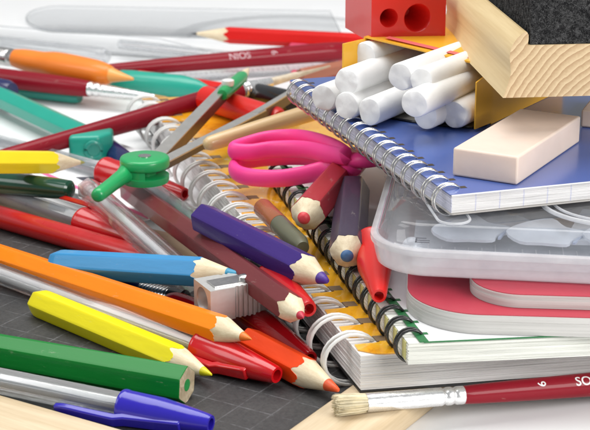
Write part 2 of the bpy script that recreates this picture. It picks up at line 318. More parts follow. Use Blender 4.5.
# local: y runs back-right along right frame, x to the left is negative
MB().box(-22, 0, 0, 8.7, .12, .35).build('writing_surface', M['slate'], sl)
fr = MB().box(0, 1.5, -1.5, 10.2, 0, .5).build('frame_rail', M['frame'], sl); bev(fr, .06)
fr = MB().box(-22, -.003, -1.5, 0, 0, .5).build('frame_rail', M['frameb'], sl); bev(fr, .06)
fr = MB().box(-22, -.003, 8.7, 10.2, 0, .5).build('frame_rail', M['frameb'], sl); bev(fr, .06)

# ------------------------------------------------------------------ rods: pencils
def frame(A, B, roll=0):
    q = (B-A).normalized().to_track_quat('Z', 'Y')
    return (q.to_matrix() @ Matrix.Rotation(math.radians(roll), 3, 'Z'))
def hexR(round_=1.085):
    def f(a):
        b = (a+PI/6) % (PI/3)-PI/6
        v = 1/math.cos(b)
        k = max(0, (v-1.09)/.065)
        return 1.09+.065*(k-.42*k*k) if v > 1.09 else v
    return f
HEX = hexR()
def pencil(name, tip, back, length, r, body, lead, label, cone=.85, rl=.10, end='cut', roll=10, group='coloured pencils in the pile', round_=False, tipr=.03, wear=.02, extra=None, endlead=None):
    """tip and back are world points on the axis; the body runs length units from the tip through back."""
    d = (back-tip).normalized(); A = tip+d*length
    root = empty(name, A, frame(A, tip, roll), label, 'pencil', group)
    n = 72; R = (lambda a: 1.0) if round_ else HEX
    ta = (r-tipr)/cone
    rng = random.Random(hash(label) % 1000 if False else len(label)*7+int(r*100))
    ph = [rng.uniform(0, 6.28) for _ in range(4)]
    def jit(a): return .035*math.sin(5*a+ph[0])+.02*math.sin(11*a+ph[1])+.012*math.sin(23*a+ph[2])
    zb = [length-(r*R(2*PI*k/n)*1.0-tipr)/ta+jit(2*PI*k/n)*(1 if wear else .4) for k in range(n)]
    V = []; Fc = []
    prof = []
    if end == 'dip': prof = [(.30, 0), (.62, .025), (.86, .10), (.97, .20), (1, .32)]
    elif end == 'cut': prof = [(.955, .0), (.985, .012), (1, .035)]
    for (q, z) in prof:
        for k in range(n):
            a = 2*PI*k/n; V.append((r*q*R(a)*math.cos(a), r*q*R(a)*math.sin(a), z))
    nb = len(prof)
    for fz in (.5, 1):
        for k in range(n):
            a = 2*PI*k/n; z = zb[k]*fz if fz == .5 else zb[k]; V.append((r*R(a)*math.cos(a), r*R(a)*math.sin(a), z))
    tot = nb+2
    # thin lip of paint
    for k in range(n):
        a = 2*PI*k/n; q = r*R(a)-.012; V.append((q*math.cos(a), q*math.sin(a), zb[k]+.004))
    tot += 1
    for i in range(tot-1):
        for k in range(n):
            k2 = (k+1) % n; Fc.append((i*n+k, i*n+k2, (i+1)*n+k2, (i+1)*n+k))
    if end == 'dip': Fc.append(tuple(range(n))[::-1])
    mk('barrel', V, Fc, body, root, True, sharp=28)
    # wood cone
    V = []; Fc = []; zl = length-(rl-tipr)/ta
    for t in (0, .12, .4, .7, 1):
        for k in range(n):
            a = 2*PI*k/n; r0 = r*R(a)-.008; z0 = zb[k]
            rr = r0+(rl-r0)*t; V.append((rr*math.cos(a), rr*math.sin(a), z0 if t == 0 else length-(rr-tipr)/ta))
    for i in range(4):
        for k in range(n):
            k2 = (k+1) % n; Fc.append((i*n+k, i*n+k2, (i+1)*n+k2, (i+1)*n+k))
    mk('wood_tip', V, Fc, M['wood'], root, True, sharp=60)
    zt = length
    MB().lathe([(rl-.003, zl-.06), (rl+.003, zl), ((rl+tipr)/2+.004, (zl+zt)/2), (tipr, zt), (tipr*.6, zt+.02)], 32).build('lead', lead, root, True)
    if end == 'cut':
        MB().lathe([(.955*r*.1, .001), (.96*r, .001)][::-1], 72, R, True, False).build('end_grain', M['wood'], root)
        MB().lathe([(rl*1.1, .02), (rl*1.1, -.006)], 32, None, True, True).build('lead_core', endlead or lead, root)
    return root

h = lambda a, b: (a, b)
pencil('green_pencil', at(-190, 319, .7), at(0, 352, .7), 1, .355, M['green'], L['green'], 'x') if False else None
# green pencil: its flat end faces the camera, the point is out of frame
A = at(187, 385, .71); B = at(0, 352, .71); d = (B-A).normalized()
pencil('green_pencil', A+d*13.5, A, 13.5, .355, M['green'], L['green'], 'green pencil with flat cut end showing its green lead, nearest the front', rl=.115, roll=8)
pencil('yellow_pencil', at(211, 374.5, .62), at(33, 300, .64), 6.0, .30, M['yellow'], L['yellow'], 'short bright yellow pencil with rounded end and sharpened tip above the green pencil', end='dip', cone=.95, rl=.10, roll=22)
pencil('orange_pencil', at(251, 339, 1.24), at(0, 257, .72), 14.4, .29, M['orange'], L['orange'], 'long light orange pencil pointing right beneath the metal sharpener', roll=14, cone=.85, tipr=.02)
pencil('vermilion_pencil', at(338, 390, .64), at(250, 343, .66), 3.1, .31, M['orangered'], L['orangered'], 'glossy red orange pencil whose point touches the bristles of the front paintbrush', roll=5, cone=1.0, rl=.13, tipr=.045)
pencil('light_blue_pencil', at(240, 274, 1.76), at(50, 263, 1.02), 5.42, .31, M['blue'], L['blue'], 'light sky blue pencil with its tip above the metal sharpener', end='dip', roll=28, cone=1.0, rl=.12, tipr=.03)
pencil('maroon_pencil', at(303, 317, 1.85), at(130, 190, 1.05), 12.4, .29, M['maroon'], L['maroon'], 'dull maroon hexagonal pencil slanting down beside the clear pen with the bright red cap', roll=0, cone=.62, rl=.09, tipr=.03)
pencil('purple_pencil', at(327, 281, 2.08), at(207, 220, 2.08), 5.2, .335, M['purple'], L['purple'], 'dark purple pencil lying across the white spiral of the yellow notebook', roll=8, cone=.8, rl=.14, tipr=.06)
pencil('yellow_pencil', at(84, 162.5, 1.45), at(0, 162, 2.1), 8.7, .30, M['yellow2'], L['olive'], 'yellow pencil at the left edge with an olive point above the green cap', roll=26, cone=1.15, rl=.06, tipr=.02)
pencil('red_pencil', at(192, 33.5, .9), at(345, 41, .7), 11, .30, M['red'], L['graphite'], 'bright red graphite pencil pointing left at the very back of the pile', roll=12, cone=1.35, rl=.055, tipr=.015)
pencil('brick_red_pencil', at(303, 219, 2.45), at(349, 165, 2.38), 5.2, .38, M['brick'], L['pink'], 'worn brick red pencil with blunt red lead under the pink scissors', roll=18, cone=.42, rl=.15, tipr=.10)
pencil('grey_violet_pencil', at(347, 257, 2.32), at(353, 190, 2.32), 5.0, .37, M['slateblue'], L['cobalt'], 'dark grey violet pencil with a blunt blue lead beside the plastic box', roll=30, cone=.38, rl=.14, tipr=.09)

# ------------------------------------------------------------------ pens
def cap_parts(root, z0, r, length, m, tip_r=.17, clip=1.4, clip_ang=0, hollow=True, clip_dir=None, cname='cap', clip_on=True, as_thing=False):
    c = MB()
    ri = r*.9
    prof = [(ri*.96, z0+.3), (ri, z0), (r, z0), (r*1.03, z0+.02), (r*1.03, z0+.09), (r*.985, z0+.12), (r*.96, z0+length*.45), (tip_r+.045+.3*(r-tip_r)*.5, z0+length*.8), (tip_r+.02, z0+length*.97), (tip_r, z0+length), (tip_r*.68, z0+length), (tip_r*.6, z0+length-.25)]
    c.lathe(prof, 48, None, True, True)
    co = c.build(cname, m, None if as_thing else root, True, sharp=50)
    if as_thing: co.parent = root
    if clip_on:
        if clip_dir:
            l_ = root.rotation_euler.to_matrix().inverted() @ Vector(clip_dir); clip_ang = math.degrees(math.atan2(l_.y, l_.x))
        s = MB(); N = 14; V = []; Fc = []
        ca, sa = math.cos(math.radians(clip_ang)), math.sin(math.radians(clip_ang))
        for i in range(N+1):
            t = i/N; z = z0+length*.72-(length*.72+clip)*t
            wd = .15*(1-.25*t)*(1 if t < .93 else .6); off = (r*.93 if t < .4 else r*1.06)+.03*math.sin(t*PI); th = .13*(1-.45*t)
            if t < .45: off = r*.95-.16*(1-t/.45)
            for (u, v) in ((-wd, off-.05), (wd, off-.05), (wd*.9, off+th), (-wd*.9, off+th)):
                V.append((ca*v-sa*u, sa*v+ca*u, z))
        for i in range(N):
            for k in range(4):
                k2 = (k+1) % 4; Fc.append((i*4+k, i*4+k2, (i+1)*4+k2, (i+1)*4+k))
        Fc.append((3, 2, 1, 0)); Fc.append(tuple(N*4+k for k in range(4)))
        s.add(V, Fc); q = s.build('clip', m, co, True, sharp=60); bev(q, .03)
    return co
def clear_pen(name, A, B, label, r=.26, cap=None, ink=None, caplen=2.6, capr=.32, clip_ang=0, clip=1.4, inklen=.95, roll=0, tint=None, group='clear ballpoint pens in the pile', plug=None, clip_on=True, inkr=.42, clip_dir=None):
    """A = far end, B = end of the cap (or of the barrel)"""
    root = empty(name, A, frame(A, B, roll), label, 'pen', group)
    Ln = (B-A).length; zc = Ln-caplen if cap else Ln
    m = MB(); n = 48; bl = zc+(.7 if cap else 0)
    m.lathe([(r*.55, 0), (r*.95, 0), (r, .05), (r, bl-.03), (r*.95, bl), (r*.55, bl), (r*.55, 0)], n, HEX, False, False)
    m.build('barrel', tint or M['clear'], root, True, sharp=28)
    if ink: MB().lathe([(r*inkr*.6, .12), (r*inkr, .15), (r*inkr, .15+(bl-.3)*inklen), (r*inkr*.5, .2+(bl-.3)*inklen)], 24).build('ink_tube', ink, root, True, sharp=50)
    if plug: MB().lathe([(r*.2, -.12), (r*.6, -.1), (r*.72, -.04), (r*.72, 0.002), (r*.5, .002), (r*.5, .3)], 24).build('end_plug', plug, root, True, sharp=50)
    if cap: cap_parts(root, zc, capr, caplen, cap, clip_ang=clip_ang, clip=clip, clip_on=clip_on, clip_dir=clip_dir)
    return root
def ext(A, B, ea): return A+(A-B).normalized()*ea
A, B = at(0, 381, .66), at(211, 424, .60)
clear_pen('ballpoint_pen', ext(A, B, 3), B, 'clear ballpoint pen with a royal blue cap and clip, lowest at the front left', r=.27, cap=M['pblue'], ink=M['ink_grey'], caplen=1.95, capr=.34, clip_dir=(-.1, -1, -.35), clip=1.35, roll=0)
A, B = at(0, 274, .66), at(277, 375, .66)
clear_pen('ballpoint_pen', ext(A, B, 4), B, 'clear ballpoint pen with a glossy red cap, between the orange and short yellow pencils', r=.25, cap=M['pred'], ink=M['ink_white'], caplen=2.25, capr=.37, clip_dir=(-.3, -1, -.3), clip=.05, inkr=.5)
A, B = at(0, 194, .72), at(152, 246, .70)
clear_pen('ballpoint_pen', ext(A, B, 5), B, 'grey ballpoint pen with a red cap and long red clip, left of the compass', r=.27, cap=M['pred'], ink=M['ink_grey'], caplen=2.75, capr=.41, clip_dir=(.3, .5, .9), clip=1.2, inkr=.82)
A, B = at(50, 157, .74), at(185, 194, .74)
clear_pen('ballpoint_pen', ext(A, B, 3), B, 'clear ballpoint pen with a red cap passing under the green compass hub', r=.26, cap=M['pred'], ink=M['ink_grey'], caplen=3.3, capr=.44, clip_on=False)
A, B = at(88, 189, 1.40), at(190, 280, 1.02)
clear_pen('ballpoint_pen', A, B, 'empty clear pen barrel from the compass grip down to the blue pencil', r=.30, ink=M['ink_white'], plug=M['pinkrub'], inkr=.35)
A, B = at(146, 185, 1.06), at(309, 309, 1.62)
clear_pen('ballpoint_pen', ext(A, B, .4), B, 'clear ballpoint pen with a light red cap, between the purple and the maroon pencil', r=.27, cap=M['pred'], ink=M['ink_grey'], caplen=2.35, capr=.36, clip_on=False, inkr=.45)
# loose caps
def loose_cap(name, mouth, tip, r, m, label, tip_r=.17, clip_on=False, cat='cap'):
    root = empty(name, mouth, frame(mouth, tip), label, cat, 'loose pen caps')
    cap_parts(root, 0, r, (tip-mouth).length, m, tip_r=tip_r, clip_on=clip_on, clip=0, cname='cap_body')
    return root
loose_cap('pen_cap', at(238, 309, .74), at(310, 359, .74), .36, M['pdred'], 'dark red pen cap lying behind the vermilion pencil beside the white spiral')
loose_cap('pen_cap', at(372, 243, 2.25), at(379, 296, 2.10), .40, M['pred2'], 'bright red pen cap pointing at the camera on the black spiral', tip_r=.15)
hexbar_later = True
loose_cap('pen_cap', at(207, 314, .66), at(170, 300, .66), .26, M['pdred'], 'brownish red cap end peeking out between the blue pencil and orange pencil', tip_r=.2)
# red tube felt pen
A, B = at(0, 217, .66), at(157, 262, .66); A2 = ext(A, B, 5)
t = empty('felt_pen', A2, frame(A2, B), 'long round red felt pen lying on the slate below the grey pen', 'pen')
Ln = (B-A2).length
MB().lathe([(.2, 0), (.29, .05), (.30, .3), (.30, Ln-1.9), (.30, Ln-.5), (.27, Ln-.05), (.25, Ln)], 40).build('barrel', mat('felt pen red plastic', (.47, .008, .010), rough=.3, coat=.3, bump=.01), t, True)
# dark items below the blue pencil
A, B = at(88, 279, .66), at(186, 302, .66)
t = empty('mechanical_pencil', A, frame(A, B), 'dark navy mechanical pencil with a ribbed silver grip below the light blue pencil', 'pencil')
Ln = (B-A).length
MB().lathe([(.2, 0), (.27, .05), (.28, Ln*.55), (.27, Ln*.56)], 32).build('barrel', M['pnavy'], t, True, sharp=50)
pr = []; z = Ln*.56
while z < Ln*.84: pr += [(.26, z), (.26, z+.04), (.235, z+.05), (.235, z+.08)]; z += .09
MB().lathe(pr, 32).build('grip', M['steel'], t, True, sharp=30)
MB().lathe([(.28, Ln*.85), (.28, Ln*.98), (.2, Ln)], 32).build('collar', M['pblack'], t, True, sharp=40)
# orange / grey small translucent tube by the black spiral
A, B = at(262, 207, 1.95), at(303, 248, 1.95)
t = empty('crayon_stub', A, frame(A, B), 'thin stub half brownish orange and half grey, lying between white and black spirals', 'crayon')
Ln = (B-A).length
MB().lathe([(.1, -.06), (.19, 0), (.24, .08), (.24, Ln*.45)], 32).build('front_half', mat('brown orange translucent plastic', (.50, .16, .06), rough=.25, trans=.35), t, True, sharp=60)
MB().lathe([(.235, Ln*.45), (.235, Ln*.9), (.15, Ln)], 32).build('rear_half', mat('grey green plastic', (.20, .20, .13), rough=.25, trans=.3), t, True, sharp=60)

# ------------------------------------------------------------------ paint brushes
def text_mesh(s, size, matl, parent, name='lettering', on=None, rot=0, at_=(0, 0), r=.2, zdir=1):
    """lettering wrapped round a cylinder along local z: u runs along z, v round the girth."""
    cu = bpy.data.curves.new(name, 'FONT'); cu.body = s; cu.size = size; cu.resolution_u = 5; cu.offset = size*.012
    o = bpy.data.objects.new('tmp', cu); lk(o)
    dg = bpy.context.evaluated_depsgraph_get(); me = bpy.data.meshes.new_from_object(o.evaluated_get(dg))
    bpy.data.objects.remove(o)
    bm = bmesh.new(); bm.from_mesh(me); bmesh.ops.triangulate(bm, faces=bm.faces)
    bmesh.ops.subdivide_edges(bm, edges=bm.edges, cuts=5, use_grid_fill=True); bmesh.ops.triangulate(bm, faces=bm.faces); bm.to_mesh(me); bm.free()
    V = []
    cr, sr = math.cos(rot), math.sin(rot)
    xs = [v.co.x for v in me.vertices]; ys = [v.co.y for v in me.vertices]
    cx, cy = (min(xs)+max(xs))/2, (min(ys)+max(ys))/2
    for v in me.vertices:
        x, y = v.co.x-cx, v.co.y-cy; x, y = x*cr-y*sr, x*sr+y*cr
        V.append((x, y))
    Fc = [tuple(p.vertices) for p in me.polygons]
    out = on(V)
    bpy.data.meshes.remove(me)
    return mk(name, out, Fc, matl, parent)
def brush(name, tip, A, B, handle, label, fer0, fer1, r_tip, r_f0, r_f1, hprof, bmat, length, lettering=None, seed=1, flat=1.0, nh=260, spread=1.0, pointed=False, fmat=None):
    """tip: bristle end; direction from A to B; fer0/fer1/hprof measured from the tip."""
    d = (B-A).normalized()
    root = empty(name, tip, frame(tip, tip+d), label, 'paintbrush', 'artist paintbrushes in the pile')
    R = random.Random(seed)
    m = MB()
    for i in range(nh):
        a = R.uniform(0, 2*PI); q = math.sqrt(R.random()); c, s = math.cos(a), math.sin(a)
        x1, y1 = q*r_f0*.92*c, q*r_f0*.92*s
        tr = r_tip*(1 if not pointed else .15); x0, y0 = q*tr*c*spread+R.gauss(0, .012), q*tr*s*spread+R.gauss(0, .012)
        z0 = R.uniform(-.02, .14)+(abs(R.gauss(0, .1)) if R.random() < .3 else 0)
        bul = 1.12
        pts = [(x0, y0, z0), (x0*.7+x1*.3*bul, y0*.7+y1*.3*bul, z0*.6+fer0*.35), (x1*bul*.7+x0*.3, y1*bul*.7+y0*.3, fer0*.7), (x1, y1, fer0+.05)]
        m.tube(pts, [.004, .008, .010, .010], n=3)
    m.lathe([(r_tip*.2, fer0*.35), (r_f0*.8, fer0*.6), (r_f0*.85, fer0+.1)], 20)
    m.build('bristles', bmat, root, False)
    prof = []
    N = 70
    for i in range(N+1):
        t = i/N; z = fer0+(fer1-fer0)*t; rr = r_f0+(r_f1-r_f0)*t
        for cpos in (.80, .90):
            rr -= .03*math.exp(-((t-cpos)/.016)**2)
        prof.append((rr, z))
    f = MB(); f.lathe([(r_f0*.9, fer0+.1), (r_f0*.95, fer0)]+prof+[(r_f1*.95, fer1+.01)], 40)
    f.build('ferrule', fmat or M['ferrule'], root, True, sharp=60)
    hp = [(rr, fer1+z) for rr, z in hprof]
    hp = [(hp[0][0]*.9, hp[0][1]-.05)]+hp+[(hp[-1][0]*.5, hp[-1][1]+.1)]
    # smooth interpolation
    sm = [tuple(v)[:2] for v in spline([(a, b, 0) for a, b in hp], 5)]
    MB().lathe(sm, 40).build('handle', handle, root, True, sharp=60)
    return root, (lambda z: next((a0+(a1-a0)*(z-b0)/(b1-b0) for (a0, b0), (a1, b1) in zip(sm, sm[1:]) if b0 <= z <= b1 and b1 > b0), .2))
def wrap(rf, zc, ang, flip=False):
    def f(V):
        out = []
        for (x, y) in V:
            z = zc+(-x if flip else x); rr = rf(z)+.004
            a = ang+(y/rr)*(-1 if flip else 1)
            out.append((rr*math.cos(a), rr*math.sin(a), z))
        return out
    return f
def face_angle(root, off=0):
    """angle (local) of the girth direction facing the camera, plus off degrees towards up."""
    Mx = root.rotation_euler.to_matrix(); pos = root.location
    v = (camo.location-pos).normalized(); l = Mx.inverted() @ v
    return math.atan2(l.y, l.x)
# front brush
tip, A, B = at(334, 405.5, .73), at(334, 405.5, .73), at(590, 384.5, .50)
br, rf = brush('paintbrush', tip, A, B, M['brushred'], 'frontmost paintbrush, dark red handle marked 6, lying before the notebooks', .66, 2.72, .17, .19, .185,
   [(.18, 0), (.20, .4), (.235, 2.0), (.262, 4.5), (.25, 8), (.16, 14)], M['bristle'], 20, seed=3, nh=900, spread=1.25)
fa = face_angle(br)
# which way is 'up' round the girth: test sign
def up_sign(root):
    Mx = root.rotation_euler.to_matrix(); a = face_angle(root)
    p0 = Mx @ Vector((math.cos(a), math.sin(a), 0)); p1 = Mx @ Vector((math.cos(a+.2), math.sin(a+.2), 0))
    return 1 if (p1-p0).z > 0 else -1
def letter(root, rf, s, size, zc, rot=0, off=0, flipdir=1, ydir=1, ink=None):
    sg = up_sign(root); a0 = face_angle(root)+sg*off
    def f(V):
        out = []
        for (x, y) in V:
            z = zc+x*flipdir; rr = rf(z)+.004; a = a0+sg*ydir*(y/rr)
            out.append((rr*math.cos(a), rr*math.sin(a), z))
        return out
    return text_mesh(s, size, ink or M['inkwhite'], root, on=f, rot=rot)
letter(br, rf, '6', .25, 4.36, rot=PI/2, off=.42)
letter(br, rf, 'SOIN', .28, 5.42, off=.38)
# brush crossing from left to compass (bristles up right)
tip = at(330, 66, 1.9); A = at(247, 90, 1.78); B = at(0, 158, .95)
brush('paintbrush', tip, tip, B, M['brushred'], 'dark red paintbrush slanting up to the right under the metal compass leg', 2.6, 3.9, .03, .16, .30,
   [(.30, 0), (.35, .8), (.33, 3), (.25, 8), (.18, 13), (.14, 17)], M['cream'], 20, seed=5, pointed=True, nh=200, spread=1.6)
tip = at(181, 100.5, .62); A = at(88, 90, .72); B = at(0, 77.5, .8)
brush('paintbrush', tip, tip, B, M['brushred'], 'dark red paintbrush with golden hair and shiny ferrule beneath the orange brush', 1.0, 3.7, .03, .10, .27,
   [(.29, 0), (.34, 1.2), (.34, 4), (.25, 8)], M['gold'], 20, seed=8, pointed=True, nh=160, spread=2.5)
tip = at(400, 46, .72); B = at(100, 71, .68)
br2, rf2 = brush('paintbrush', tip, tip, B, M['brushred'], 'long dark red paintbrush lettered in white, its ferrule vanishing behind the chalk box', .9, 2.35, .03, .22, .31,
   [(.32, 0), (.37, 1.0), (.34, 3.5), (.27, 8), (.17, 12.0)], M['gold'], 20, seed=9, pointed=True, nh=60)
letter(br2, rf2, 'SOIN', .38, 6.8, off=.45, ydir=-1, ink=M['inkfaint'])
letter(br2, rf2, '6', .36, 5.4, off=.45, ydir=-1, ink=M['inkfaint'], rot=PI/2)
# orange handled brush at left
tip = at(133, 79, 1.1); B = at(8, 57, 1.2)
t = empty('paintbrush', tip, frame(tip, B), 'paintbrush with thick orange rubber handle at the left edge', 'paintbrush', 'artist paintbrushes in the pile')
prof = spline([(.05, 0, 0), (.16, .5, 0), (.27, .95, 0), (.36, 1.15, 0), (.46, 1.8, 0), (.50, 3.4, 0), (.42, 4.2, 0), (.40, 5.0, 0), (.34, 5.5, 0)], 5)
i0 = 11
MB().lathe([(v.x, v.y) for v in prof[:i0]], 36).build('handle_tip', mat('light orange lacquer', (.88, .38, .09), rough=.35, coat=.3), t, True)
MB().lathe([(v.x, v.y) for v in prof[i0-1:]], 36).build('handle', M['porange'], t, True)
MB().lathe([(.33, 5.45), (.34, 5.7), (.32, 5.75), (.34, 5.8), (.34, 6.6), (.3, 9)], 36).build('ferrule', M['steel'], t, True, sharp=40)
# natural wood stick on compass leg
A, B = at(208, 144, 2.42), at(303, 115, 2.75); d = (B-A).normalized()
t = empty('paintbrush', A, frame(A, B), 'plain natural wood brush handle resting on the compass leg above the pink scissors', 'paintbrush', 'artist paintbrushes in the pile')
MB().lathe([(.05, -.12), (.14, -.08), (.2, .05), (.22, .4), (.24, 2), (.27, 5), (.26, 9)], 36).build('handle', M['natural'], t, True, sharp=60)

# ------------------------------------------------------------------ teal and red pieces at the back left
def hexbar(name, A, B, r, m, label, cat, group=None, R=HEX, taper=None, ea=0, parts='barrel', roll=0):
    A = ext(A, B, ea); Ln = (B-A).length
    t = empty(name, A, frame(A, B, roll), label, cat, group)
    MB().lathe(taper(Ln) if taper else [(r*.9, 0), (r, .05), (r, Ln-.2), (r*.8, Ln)], 48, R).build(parts, m, t, True, sharp=28)
    return t
t = hexbar('highlighter_pen', at(0, 97, .62), at(106, 146, .6), .34, M['teal'], 'thick teal marker pen with faceted barrel at the left edge, below the red brushes', 'marker', 'teal markers', ea=4, roll=10)
Ln = (at(104, 146, .6)-ext(at(0, 99, .62), at(104, 146, .6), 4)).length
t = empty('teal_sharpener', at(70, 164, .45), math.radians(14), 'small teal plastic sharpener with a round hole above the left yellow pencil', 'sharpener')
s = MB(); s.prism([(0, 0), (.9, -.15), (1.35, .25), (1.5, 1.0), (.55, 1.15), (.05, .7)], 0, .85); bev(s.build('body', M['teal'], t), .12, 3)
ring = MB(); ring.tube([(.72+.24*math.cos(a), -.13+.02, .42+.24*math.sin(a)) for a in [2*PI*k/24 for k in range(24)]], .07, 8, True); ring.build('hole_rim', M['tealdk'], t, True)
MB().add([(.72+.22*math.cos(2*PI*k/24), -.135, .42+.22*math.sin(2*PI*k/24)) for k in range(24)], [tuple(range(24))]).build('pencil_hole', M['tealdk'], t)
hexbar('marker_pen', at(107, 80, .55), at(208, 89, .55), .44, M['teal'], 'teal marker pen with tapered ends lying behind the slanting red brush', 'marker', 'teal markers', R=None,
   taper=lambda Ln: [(.1, -.1), (.3, .25), (.42, .6), (.44, 1.0), (.42, Ln-1.0), (.3, Ln-.4), (.12, Ln)])
hexbar('marker_pen', at(-20, 86, .3), at(80, 97, .3), .26, M['tealdk'], 'thin dark teal pen lying under the dark red brush at the left edge', 'marker', 'teal markers', R=None)
hexbar('marker_pen', at(-30, 84, .75), at(12, 92, .75), .4, M['pnavy'], 'navy blue marker end sticking in at the left edge under the brush', 'marker', R=None)
hexbar('marker_pen', at(95, 140, .5), at(130, 168, .5), .38, M['pnavy'], 'navy blue marker cap behind the green compass hub', 'marker', R=None)
hexbar('red_pencil', at(138, 78, .35), at(262, 97, .35), .28, M['red'], 'red hexagonal pencil mostly hidden behind the teal marker and compass', 'pencil', 'coloured pencils in the pile')
hexbar('felt_pen', at(205, 98, 1.75), at(280, 121, 1.75), .40, M['pred2'], 'flat bright red marker under the tip of the slanting red brush', 'marker', R=None)
hexbar('marker_pen', at(240, 90, 1.3), at(292, 102, 1.7), .36, M['pblack'], 'glossy black marker below the cream brush hair', 'marker', R=None)
hexbar('rose_pencil', at(290, 51, .34), at(352, 55, .34), .3, M['pinkred'], 'rose pink pencil partly behind the long lettered brush', 'pencil', 'coloured pencils in the pile')
hexbar('rose_pencil', at(292, 78, .5), at(350, 82, .5), .28, M['pinkred'], 'rose pink pencil lying behind the blue notebook corner', 'pencil', 'coloured pencils in the pile')
hexbar('brown_pencil', at(300, 76, .95), at(352, 66, .95), .25, M['brown'], 'light brown pencil ending behind the chalk box', 'pencil', 'coloured pencils in the pile')
hexbar('felt_pen', at(-120, 170, .9), at(71, 190, 1.30), .29, M['pdgreen'], 'dark green felt pen end below the left yellow pencil', 'pen', R=None, taper=lambda Ln: [(.2, 0), (.29, .1), (.31, Ln*.6), (.29, Ln-.5), (.26, Ln-.05), (.20, Ln), (.15, Ln+.01)])
# white card with pink edge under the left yellow pencil
a = at(36, 170, .55); b = at(95, 195, .55)
t = empty('note_card', (a.x, a.y, .52), math.atan2((b-a).y, (b-a).x), 'white card with a pink line and black mark under the left yellow pencil', 'card')
MB().box(-2, 6, -.3, 3.6, 0, .03).build('sheet', M['card'], t)
MB().box(-2, 6, -.08, .08, .032, .036).build('edge_line', M['pinkcard'], t)
MB().add([(1.4, .5, .036), (2.3, .45, .036), (2.35, .8, .036), (1.7, .95, .036)], [(0, 1, 2, 3)]).build('printed_mark', M['mark'], t)

# ------------------------------------------------------------------ spiral notebooks
def jitter_pages(wd, dp, z0, z1, n, amp, rng, x0=0, y0=0):
    m = MB(); hgt = (z1-z0)/n
    for i in range(n):
        j = [rng.uniform(-amp, amp) for _ in range(3)]
        m.box(x0+j[0], x0+wd+j[1], y0+j[2], y0+dp, z0+i*hgt+.0015, z0+(i+1)*hgt-.0015)
    return m
def binding(nb, n, y0, pitch, rx, rz, xc, zc, wire, m, pair=.11, xhole=.35, a0=-20, a1=250, dy=.0):
    mb = MB()
    for i in range(n):
        for s in (-.5, .5):
            yy = y0+i*pitch+s*pair
            pts = []
            for k in range(19):
                a = math.radians(a0+(a1-a0)*k/18)
                pts.append((xc+rx*math.cos(a), yy+dy*math.sin(a*.5)+(-s*pair*.75 if k == 0 else 0), zc+rz*math.sin(a)))
            mb.tube(pts, wire, 8)
    return mb.build('spiral_binding', m, nb, True, sharp=70)
# 1 yellow notebook (bottom)
p = at(360, 392, .5)
nb = empty('spiral_notebook', (p.x, p.y, .5), math.radians(16.5), 'thick spiral notebook with orange yellow cover and white wire rings', 'notebook', 'spiral notebooks in the stack')
rng = random.Random(2)
MB().box(-.02, 13.5, -.05, 22.6, 0, .04).build('back_cover', M['ccover_k'], nb)
jitter_pages(13.3, 22.5, .045, .80, 26, .012, rng).build('pages', M['paper'], nb)
# cover with notched spine edge
poly = []; n = 22; pitch = 1.02
poly = [(.30, .02), (.5, -.04), (1.2, -.05), (13.4, -.03), (13.4, 22.5), (0, 22.5)]
for i in range(n-1, -1, -1):
    y = .70+i*pitch
    poly += [(.02, y+.26), (.56, y+.22), (.60, y-.12), (.05, y-.16)]
poly += [(0.03, .25)]
m = MB(); m.prism(poly, .805, .83); m.build('front_cover', M['ycover'], nb)
hb = MB()
for i in range(n): hb.box(.55, .82, 0.63+i*pitch, .92+i*pitch, .806, .8325)
hb.build('punch_holes', mat('brown torn hole', (.20, .13, .07), rough=.8), nb)
binding(nb, n, .78, pitch, .60, .56, .06, .42, .042, M['wwire'], pair=.17, a0=38, a1=300)
def skew(nb, k):
    for ch in nb.children:
        for v in ch.data.vertices: v.co.y -= k*max(0, v.co.x)
skew(nb, .115)
# 2 green edged notebook
p = at(408, 365, 1.35)
nb = empty('spiral_notebook', (p.x, p.y, 1.36), math.radians(13), 'white covered spiral notebook with dark green edge and black wire rings', 'notebook', 'spiral notebooks in the stack')
MB().box(0, 13, 0, 13.2, 0, .025).build('back_cover', M['paperc'], nb)
jitter_pages(13, 13.2, .03, .46, 16, .014, rng).build('pages', M['paperc'], nb)
MB().prism([(.30, -.03), (13, -.03), (13, 13.2), (.30, 13.2)], .466, .486).build('front_cover', M['ccover_w'], nb)
MB().prism([(0.22, -.03), (.40, -.03), (.40, 13.2), (0.22, 13.2)], .470, .492).build('cover_edge_strip', M['greenedge'], nb)
MB().prism([(.3, -.045), (13, -.045), (13, -.02), (.3, -.02)], .462, .490).build('cover_edge_strip', M['greenedge'], nb)
sp_ = MB()
for i in range(20): sp_.box(-.022, -.004, .12+i*.64, .36+i*.64, .05, .43)
sp_.build('spine_print', mat('yellow green print', (.62, .60, .25), rough=.6), nb)
hb = MB()
for i in range(20): hb.box(.36, .50, .33+i*.64, .44+i*.64, .4925, .497)
hb.build('punch_holes', M['greenedge'], nb)
binding(nb, 20, .40, .64, .31, .34, .16, .25, .030, M['bwire'], pair=.12, a0=42, a1=310)
skew(nb, .11)
